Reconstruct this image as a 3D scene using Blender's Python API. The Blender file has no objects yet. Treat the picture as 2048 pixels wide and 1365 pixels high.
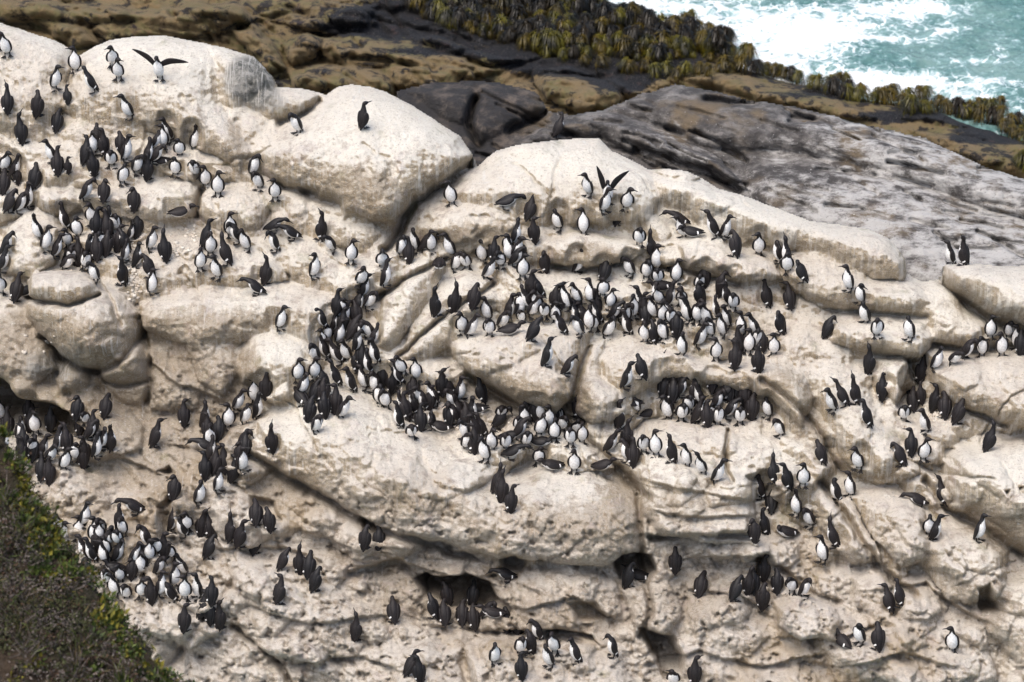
import bpy, math, random
import numpy as np
from mathutils import Vector, Matrix, Quaternion

# ------------------------------------------------------------------ camera, sky, sun, exposure
scene = bpy.context.scene
PITCH = math.radians(28.0)
DIST = 60.0
FOC = 36.0 * DIST / 14.0
CAM = np.array([0.0, -DIST * math.cos(PITCH), DIST * math.sin(PITCH)])
cam_d = bpy.data.cameras.new("camera")
cam = bpy.data.objects.new("camera", cam_d)
scene.collection.objects.link(cam)
cam.location = CAM
cam.rotation_euler = (math.radians(90) - PITCH, 0, 0)
cam_d.lens = FOC
cam_d.sensor_width = 36.0
cam_d.clip_start = 1.0
cam_d.clip_end = 3000.0
cam_d.dof.use_dof = True
cam_d.dof.focus_distance = 60.0
cam_d.dof.aperture_fstop = 1.7
scene.camera = cam

SUN_EL, SUN_AZ = 66.0, 222.0      # azimuth the light comes from, measured from +Y clockwise
world = bpy.data.worlds.new("World")
scene.world = world
world.use_nodes = True
wn = world.node_tree
sky = wn.nodes.new("ShaderNodeTexSky")
sky.sky_type = 'NISHITA'
sky.sun_disc = False
sky.sun_elevation = math.radians(SUN_EL)
sky.sun_rotation = math.radians(SUN_AZ)
sky.dust_density = 4.0
sky.ozone_density = 0.6
wn.links.new(sky.outputs[0], wn.nodes["Background"].inputs[0])
wn.nodes["Background"].inputs[1].default_value = 0.135
sun_d = bpy.data.lights.new("sun", 'SUN')
sun_d.energy = 1.25
sun_d.angle = math.radians(45.0)
sun_d.color = (1.0, 0.955, 0.89)
sun = bpy.data.objects.new("sun", sun_d)
scene.collection.objects.link(sun)
el, az = math.radians(SUN_EL), math.radians(SUN_AZ)
sdir = Vector((math.sin(az) * math.cos(el), math.cos(az) * math.cos(el), math.sin(el)))
sun.rotation_euler = sdir.to_track_quat('Z', 'Y').to_euler()
scene.view_settings.view_transform = 'Standard'
scene.view_settings.look = 'None'
scene.view_settings.exposure = 0.97
scene.view_settings.gamma = 1.0
scene.cycles.max_bounces = 6
scene.cycles.diffuse_bounces = 3

RNG = np.random.default_rng(7)
random.seed(7)
COL = scene.collection

# ------------------------------------------------------------------ geometry helpers
FWD = np.array([0.0, math.cos(PITCH), -math.sin(PITCH)])
UPV = np.array([0.0, math.sin(PITCH), math.cos(PITCH)])
RGT = np.array([1.0, 0.0, 0.0])
PX = 36.0 / FOC / 2048.0


def ray(u, v):
    u = np.asarray(u, float); v = np.asarray(v, float)
    return FWD + ((u - 1024.0) * PX)[..., None] * RGT + ((682.5 - v) * PX)[..., None] * UPV


def on_plane(u, v, p0, incl):
    n = np.array([0.0, -math.sin(incl), math.cos(incl)])
    d = ray(u, v)
    t = ((np.array(p0) - CAM) @ n) / (d @ n)
    return CAM + d * t[..., None]


def to_px(P):
    q = P - CAM
    z = q @ FWD
    return 1024.0 + (q @ RGT) / z / PX, 682.5 - (q @ UPV) / z / PX


def vnoise(x, y, seed):
    r = np.random.default_rng(seed)
    L = r.random((256, 256)).astype(np.float32)
    xi = np.floor(x).astype(np.int64); yi = np.floor(y).astype(np.int64)
    fx = (x - xi).astype(np.float32); fy = (y - yi).astype(np.float32)
    fx = fx * fx * fx * (fx * (fx * 6 - 15) + 10); fy = fy * fy * fy * (fy * (fy * 6 - 15) + 10)
    a = L[xi & 255, yi & 255]; b = L[(xi + 1) & 255, yi & 255]
    c = L[xi & 255, (yi + 1) & 255]; d = L[(xi + 1) & 255, (yi + 1) & 255]
    return (a + (b - a) * fx) * (1 - fy) + (c + (d - c) * fx) * fy - 0.5


def fbm(x, y, scale, octv, seed, gain=0.5, ridged=False):
    out = np.zeros_like(x, dtype=np.float32); amp = 1.0; tot = 0.0
    ca, sa = math.cos(0.6), math.sin(0.6)
    X, Y = x / scale + 37.0, y / scale + 91.0
    for o in range(octv):
        n = vnoise(X, Y, seed * 31 + o)
        if ridged:
            n = 0.5 - 2 * np.abs(n)
        out += amp * n; tot += amp
        amp *= gain
        X, Y = (X * ca - Y * sa) * 2.03 + 11, (X * sa + Y * ca) * 2.03 + 5
    return out / tot


def sstep(a, b, x):
    t = np.clip((x - a) / (b - a), 0, 1)
    return t * t * (3 - 2 * t)


def seg_dist(U, V, pts, closed):
    n = len(pts); best = np.full(U.shape, 1e9, np.float32)
    for i in range(n if closed else n - 1):
        x0, y0 = pts[i]; x1, y1 = pts[(i + 1) % n]
        dx, dy = x1 - x0, y1 - y0
        t = np.clip(((U - x0) * dx + (V - y0) * dy) / (dx * dx + dy * dy + 1e-9), 0, 1)
        best = np.minimum(best, (U - x0 - t * dx) ** 2 + (V - y0 - t * dy) ** 2)
    return np.sqrt(best)


def in_poly(U, V, pts):
    ins = np.zeros(U.shape, bool); n = len(pts)
    for i in range(n):
        x0, y0 = pts[i]; x1, y1 = pts[(i + 1) % n]
        if y0 == y1:
            continue
        c = ((y0 > V) != (y1 > V)) & (U < (x1 - x0) * (V - y0) / (y1 - y0) + x0)
        ins ^= c
    return ins


def sdist(U, V, pts):
    d = seg_dist(U, V, pts, True)
    return np.where(in_poly(U, V, pts), d, -d)


def window(U, V, pts, pad):
    """row/column slices of the grid around a set of points"""
    xs = [p[0] for p in pts]; ys = [p[1] for p in pts]
    u = U0g; v = V0g
    c0 = np.searchsorted(u, min(xs) - pad); c1 = np.searchsorted(u, max(xs) + pad)
    r0 = np.searchsorted(v, min(ys) - pad); r1 = np.searchsorted(v, max(ys) + pad)
    return slice(r0, r1), slice(c0, c1)


def new_mesh(name, verts, faces, mats, smooth=True, matidx=None, parent=None, attrs=None):
    me = bpy.data.meshes.new(name)
    verts = np.asarray(verts, np.float32); faces = np.asarray(faces, np.int32)
    nf, k = faces.shape
    me.vertices.add(len(verts)); me.vertices.foreach_set("co", verts.ravel())
    me.loops.add(nf * k); me.loops.foreach_set("vertex_index", faces.ravel())
    me.polygons.add(nf)
    me.polygons.foreach_set("loop_start", np.arange(0, nf * k, k, dtype=np.int32))
    me.polygons.foreach_set("loop_total", np.full(nf, k, np.int32))
    if smooth:
        me.polygons.foreach_set("use_smooth", np.ones(nf, bool))
    for m in mats:
        me.materials.append(m)
    if matidx is not None:
        me.polygons.foreach_set("material_index", np.asarray(matidx, np.int32))
    me.update(calc_edges=True)
    if attrs:
        for key, arr in attrs.items():
            a = me.attributes.new(key, 'FLOAT', 'POINT')
            a.data.foreach_set("value", np.asarray(arr, np.float32).ravel())
    o = bpy.data.objects.new(name, me)
    COL.objects.link(o)
    if parent is not None:
        o.parent = parent
    return o


def tag(o, label=None, cat=None, group=None, kind=None):
    if label: o["label"] = label
    if cat: o["category"] = cat
    if group: o["group"] = group
    if kind: o["kind"] = kind
    return o


# ------------------------------------------------------------------ materials
class NT:
    """small wrapper that keeps node building short"""
    def __init__(s, name, rough=0.9, spec=0.3):
        s.m = bpy.data.materials.new(name); s.m.use_nodes = True
        s.t = s.m.node_tree; s.b = s.t.nodes["Principled BSDF"]
        s.b.inputs["Roughness"].default_value = rough
        s.b.inputs["Specular IOR Level"].default_value = spec
        s.obj = s.t.nodes.new("ShaderNodeTexCoord").outputs["Object"]

    def put(s, sock, v):
        if isinstance(v, bpy.types.NodeSocket): s.t.links.new(v, sock)
        elif isinstance(v, tuple) and len(v) == 3 and sock.type == 'RGBA': sock.default_value = (*v, 1)
        else: sock.default_value = v

    def math(s, op, a, b=0.0, clamp=False):
        n = s.t.nodes.new("ShaderNodeMath"); n.operation = op; n.use_clamp = clamp
        s.put(n.inputs[0], a); s.put(n.inputs[1], b); return n.outputs[0]

    def add(s, a, b): return s.math('ADD', a, b)
    def mul(s, a, b): return s.math('MULTIPLY', a, b)

    def mapr(s, v, a, b, c=0.0, d=1.0):
        n = s.t.nodes.new("ShaderNodeMapRange"); n.interpolation_type = 'SMOOTHSTEP'
        s.put(n.inputs[0], v)
        for i, x in enumerate((a, b, c, d)): n.inputs[1 + i].default_value = x
        return n.outputs[0]

    def mix(s, f, a, b, mode='MIX'):
        n = s.t.nodes.new("ShaderNodeMix"); n.data_type = 'RGBA'; n.blend_type = mode
        s.put(n.inputs[0], f); s.put(n.inputs[6], a); s.put(n.inputs[7], b); return n.outputs[2]

    def scaled(s, sc, rot=(0, 0, 0), loc=(0, 0, 0)):
        n = s.t.nodes.new("ShaderNodeMapping")
        n.inputs["Scale"].default_value = sc; n.inputs["Rotation"].default_value = rot; n.inputs["Location"].default_value = loc
        s.t.links.new(s.obj, n.inputs[0]); return n.outputs[0]

    def noise(s, scale, detail=5, rough=0.55, vec=None, dist=0.0):
        n = s.t.nodes.new("ShaderNodeTexNoise")
        n.inputs["Scale"].default_value = scale; n.inputs["Detail"].default_value = detail
        n.inputs["Roughness"].default_value = rough; n.inputs["Distortion"].default_value = dist
        s.t.links.new(vec if vec is not None else s.obj, n.inputs["Vector"]); return n.outputs[0]

    def voro(s, scale, vec=None, feature='F1'):
        n = s.t.nodes.new("ShaderNodeTexVoronoi"); n.feature = feature
        n.inputs["Scale"].default_value = scale
        s.t.links.new(vec if vec is not None else s.obj, n.inputs["Vector"]); return n.outputs[0]

    def attr(s, name):
        n = s.t.nodes.new("ShaderNodeAttribute"); n.attribute_name = name; return n.outputs["Fac"]

    def nz(s):
        g = s.t.nodes.new("ShaderNodeNewGeometry"); x = s.t.nodes.new("ShaderNodeSeparateXYZ")
        s.t.links.new(g.outputs["Normal"], x.inputs[0]); return x.outputs[2]

    def bump(s, h, strength, dist):
        n = s.t.nodes.new("ShaderNodeBump"); n.inputs["Strength"].default_value = strength
        n.inputs["Distance"].default_value = dist
        s.put(n.inputs["Height"], h); s.t.links.new(n.outputs[0], s.b.inputs["Normal"])

    def color(s, c): s.put(s.b.inputs["Base Color"], c); return s.m


def rock_material():
    k = NT("guano_rock", 0.92, 0.2)
    up = k.mapr(k.nz(), 0.30, 0.94)
    n1 = k.noise(0.9, 4); n2 = k.noise(5.0, 9, 0.72); n3 = k.noise(34.0, 5, 0.75)
    n0 = k.noise(0.45, 3)
    n4 = k.noise(17.0, 6, 0.75, k.scaled((1, 1, 1.3), loc=(1, 6, 2)))
    streak = k.noise(1.0, 5, 0.6, k.scaled((16.0, 1.2, 1.6)))
    streak2 = k.noise(1.0, 4, 0.6, k.scaled((34.0, 1.5, 2.2), loc=(5, 2, 1)))
    rough = k.attr("rough"); grey = k.attr("grey"); clean = k.attr("clean")
    bare = k.mix(k.mapr(n1, 0.38, 0.62), (0.43, 0.345, 0.225), (0.37, 0.27, 0.15))
    bare = k.mix(k.mapr(n2, 0.55, 0.75), bare, (0.25, 0.185, 0.115))
    bare = k.mix(k.mapr(streak2, 0.56, 0.70), bare, (0.19, 0.15, 0.11))
    guano = k.mix(k.mapr(n0, 0.40, 0.60), (0.84, 0.79, 0.69), (0.73, 0.665, 0.57))
    guano = k.mix(k.mapr(n2, 0.50, 0.66), guano, (0.52, 0.45, 0.385))
    guano = k.mix(k.mul(clean, 0.8), guano, (0.85, 0.80, 0.69))
    cov = k.add(k.mul(up, 0.95), k.mul(k.add(n2, -0.5), 1.5))
    cov = k.add(cov, k.mul(k.add(streak, -0.5), k.mapr(up, 0.0, 0.9, 2.6, 0.9)))
    cov = k.add(cov, k.mul(k.add(n1, -0.5), 0.8))
    cov = k.add(cov, k.mul(rough, -0.22))
    cov = k.add(cov, k.mul(clean, 0.35))
    cov = k.mapr(cov, -0.02, 0.80)
    bare = k.mix(k.mapr(n4, 0.44, 0.62), bare, (0.60, 0.52, 0.41))
    bare = k.mix(k.mul(k.mapr(streak, 0.50, 0.64), 0.6), bare, (0.66, 0.60, 0.50))
    tan = k.attr("bareness")
    tn = k.mapr(k.add(tan, k.add(k.mul(k.add(n2, -0.5), 1.1), k.mul(k.add(streak, -0.5), 0.7))), 0.08, 0.62)
    bare = k.mix(k.mul(tn, 0.75), bare, k.mix(k.mapr(n4, 0.42, 0.62), (0.26, 0.195, 0.125), (0.42, 0.335, 0.235)))
    cov = k.add(k.mul(cov, 0.90), 0.07)
    cov = k.math('MULTIPLY', cov, k.mapr(tn, 0.0, 1.0, 1.0, 0.22))
    col = k.mix(cov, bare, guano)
    col = k.mix(k.mul(k.mapr(n4, 0.54, 0.66), 0.5), col, (0.36, 0.29, 0.215))
    col = k.mix(k.mul(k.mapr(n4, 0.46, 0.36), 0.5), col, (0.82, 0.79, 0.73))
    run = k.mapr(k.noise(1.0, 3, 0.5, k.scaled((26.0, 2.5, 2.0), loc=(3, 9, 6))), 0.60, 0.68)
    col = k.mix(k.mul(k.mul(run, k.mapr(n1, 0.46, 0.60)), 0.40), col, (0.84, 0.82, 0.77))
    rr = k.mix(k.mapr(n2, 0.40, 0.62), (0.64, 0.575, 0.50), (0.42, 0.34, 0.26))
    rr = k.mix(k.mapr(n4, 0.44, 0.60), rr, (0.72, 0.665, 0.60))
    rr = k.mix(k.mapr(n1, 0.50, 0.68), rr, (0.44, 0.34, 0.225))
    col = k.mix(k.mul(k.mul(rough, 0.55), k.mapr(tan, 0.2, 0.9, 1.0, 0.35)), col, rr)
    # moss-green and purple tinges, dark droppings and pits
    col = k.mix(k.mul(k.mapr(k.noise(2.3, 5, 0.6, k.scaled((1, 1, 1), loc=(9, 3, 4))), 0.60, 0.74), 0.45), col, (0.27, 0.25, 0.12))
    col = k.mix(k.mul(k.mapr(k.noise(3.1, 5, 0.6, k.scaled((1, 1, 1), loc=(2, 8, 1))), 0.57, 0.72), 0.30), col, (0.50, 0.40, 0.385))
    col = k.mix(k.mul(k.mapr(n3, 0.57, 0.70), 0.65), col, (0.11, 0.088, 0.075))
    col = k.mix(k.mul(k.mapr(k.voro(26.0), 0.10, 0.02), 0.6), col, (0.10, 0.08, 0.07))
    g2 = k.mix(k.mapr(n2, 0.42, 0.62), (0.13, 0.13, 0.115), (0.42, 0.40, 0.36))
    g2 = k.mix(k.mapr(streak2, 0.52, 0.66), g2, (0.52, 0.50, 0.46))
    col = k.mix(k.mapr(k.add(grey, k.mul(k.add(n2, -0.5), 0.8)), 0.35, 0.75), col, g2)
    h = k.add(k.mul(n2, 1.0), k.add(k.mul(n3, 0.6), k.mul(n4, 0.5)))
    k.bump(h, 0.95, 0.085)
    return k.color(col)


def grey_rock_material():
    k = NT("grey_rock", 0.85, 0.3)
    n2 = k.noise(3.2, 8, 0.68); n3 = k.noise(24.0, 5, 0.7)
    streak = k.noise(1.0, 7, 0.7, k.scaled((2.2, 5.5, 7.5), rot=(0, math.radians(20), math.radians(-25)), loc=(3, 1, 2)))
    pale = k.attr("pale"); wet = k.attr("wet")
    base = k.mix(k.mapr(n2, 0.38, 0.66), (0.060, 0.055, 0.052), (0.21, 0.195, 0.18))
    base = k.mix(k.mapr(k.noise(1.1, 4), 0.52, 0.66), base, (0.15, 0.115, 0.075))
    wm = k.add(k.add(k.mul(pale, 0.50), k.mul(k.add(streak, -0.5), 1.5)), k.mul(k.add(n2, -0.5), 0.9))
    col = k.mix(k.mapr(wm, 0.20, 0.62), base, (0.47, 0.455, 0.43))
    col = k.mix(k.mapr(n3, 0.64, 0.72), col, (0.72, 0.70, 0.66))
    col = k.mix(k.mul(k.mapr(n3, 0.42, 0.34), 0.6), col, (0.04, 0.035, 0.035))
    col = k.mix(wet, col, k.mix(k.mapr(n2, 0.45, 0.7), (0.030, 0.028, 0.028), (0.13, 0.105, 0.085)))
    k.bump(k.add(n2, k.add(k.mul(n3, 0.5), streak)), 0.9, 0.10)
    return k.color(col)


def shelf_material():
    k = NT("shelf_sandstone", 0.8, 0.35)
    n1 = k.noise(1.3, 5); n2 = k.noise(5.0, 7, 0.66); n3 = k.noise(30.0, 4, 0.7)
    dark = k.attr("dark")
    base = k.mix(k.mapr(n1, 0.40, 0.62), (0.235, 0.175, 0.092), (0.185, 0.158, 0.065))
    base = k.mix(k.mapr(n2, 0.40, 0.62), base, (0.25, 0.175, 0.085))
    base = k.mix(k.mapr(k.noise(2.6, 6, 0.7, k.scaled((1, 1, 1), loc=(4, 4, 4))), 0.52, 0.60), base, (0.030, 0.024, 0.018))
    dk = k.mix(k.mapr(n3, 0.58, 0.70), (0.010, 0.010, 0.012), (0.22, 0.20, 0.18))
    dk = k.mix(k.mapr(n2, 0.55, 0.7), dk, (0.05, 0.032, 0.03))
    col = k.mix(k.mapr(k.add(dark, k.mul(k.add(n2, -0.5), 1.3)), 0.40, 0.60), base, dk)
    k.bump(k.add(n2, k.mul(n3, 0.6)), 1.0, 0.16)
    return k.color(col)


def plain(name, c, rough=0.7, spec=0.3, var=0.0, scale=20.0, c2=None):
    k = NT(name, rough, spec)
    if c2 is None:
        c2 = tuple(x * (1 - var) for x in c)
    return k.color(k.mix(k.mapr(k.noise(scale, 3), 0.35, 0.65), c, c2))


def water_material():
    k = NT("sea_water", 0.22, 0.5)
    foam = k.attr("foam")
    n1 = k.noise(0.7, 6, 0.62, k.scaled((1.0, 1.0, 1.0)), 0.6); n2 = k.noise(3.0, 8, 0.7, None, 1.2); n3 = k.noise(12.0, 5, 0.7)
    sea = k.mix(k.mapr(n1, 0.36, 0.64), (0.065, 0.160, 0.150), (0.155, 0.255, 0.24))
    sea = k.mix(k.mapr(n2, 0.60, 0.72), sea, (0.04, 0.10, 0.10))
    f = k.add(k.mul(foam, 0.72), k.mul(k.add(n2, -0.5), 2.1))
    f = k.add(f, k.mul(k.add(n3, -0.5), 0.9))
    lace = k.t.nodes.new("ShaderNodeVectorMath"); lace.operation = 'ADD'
    nv = k.t.nodes.new("ShaderNodeTexNoise"); nv.inputs["Scale"].default_value = 1.6; nv.inputs["Detail"].default_value = 4
    k.t.links.new(k.obj, nv.inputs["Vector"]); k.t.links.new(k.obj, lace.inputs[0]); k.t.links.new(nv.outputs["Color"], lace.inputs[1])
    web = k.mapr(k.voro(2.6, lace.outputs[0], 'DISTANCE_TO_EDGE'), 0.09, 0.0)
    f = k.add(f, k.mul(web, k.add(k.mul(foam, 0.55), 0.10)))
    fm = k.mapr(f, 0.30, 0.78)
    col = k.mix(k.mul(k.mapr(f, 0.05, 0.5), 0.75), sea, (0.26, 0.41, 0.41))
    col = k.mix(fm, col, (0.74, 0.77, 0.78))
    k.put(k.b.inputs["Roughness"], k.mapr(fm, 0.0, 1.0, 0.18, 0.8))
    k.bump(k.add(n2, k.mul(n3, 0.35)), 0.6, 0.16)
    return k.color(col)


def soil_material():
    k = NT("hillside_soil", 0.95, 0.15)
    n1 = k.noise(1.6, 5); n2 = k.noise(9.0, 7, 0.7); n3 = k.noise(45.0, 4, 0.7)
    c = k.mix(k.mapr(n1, 0.4, 0.6), (0.080, 0.058, 0.040), (0.040, 0.036, 0.022))
    c = k.mix(k.mapr(n2, 0.52, 0.68), c, (0.10, 0.08, 0.068))
    c = k.mix(k.mapr(n3, 0.62, 0.72), c, (0.30, 0.27, 0.24))
    c = k.mix(k.mul(k.mapr(n3, 0.42, 0.34), 0.7), c, (0.015, 0.014, 0.01))
    k.bump(k.add(n2, n3), 1.0, 0.06)
    return k.color(c)


M_ROCK = rock_material(); M_GREY = grey_rock_material(); M_SHELF = shelf_material()
M_WATER = water_material(); M_SOIL = soil_material()

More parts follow.
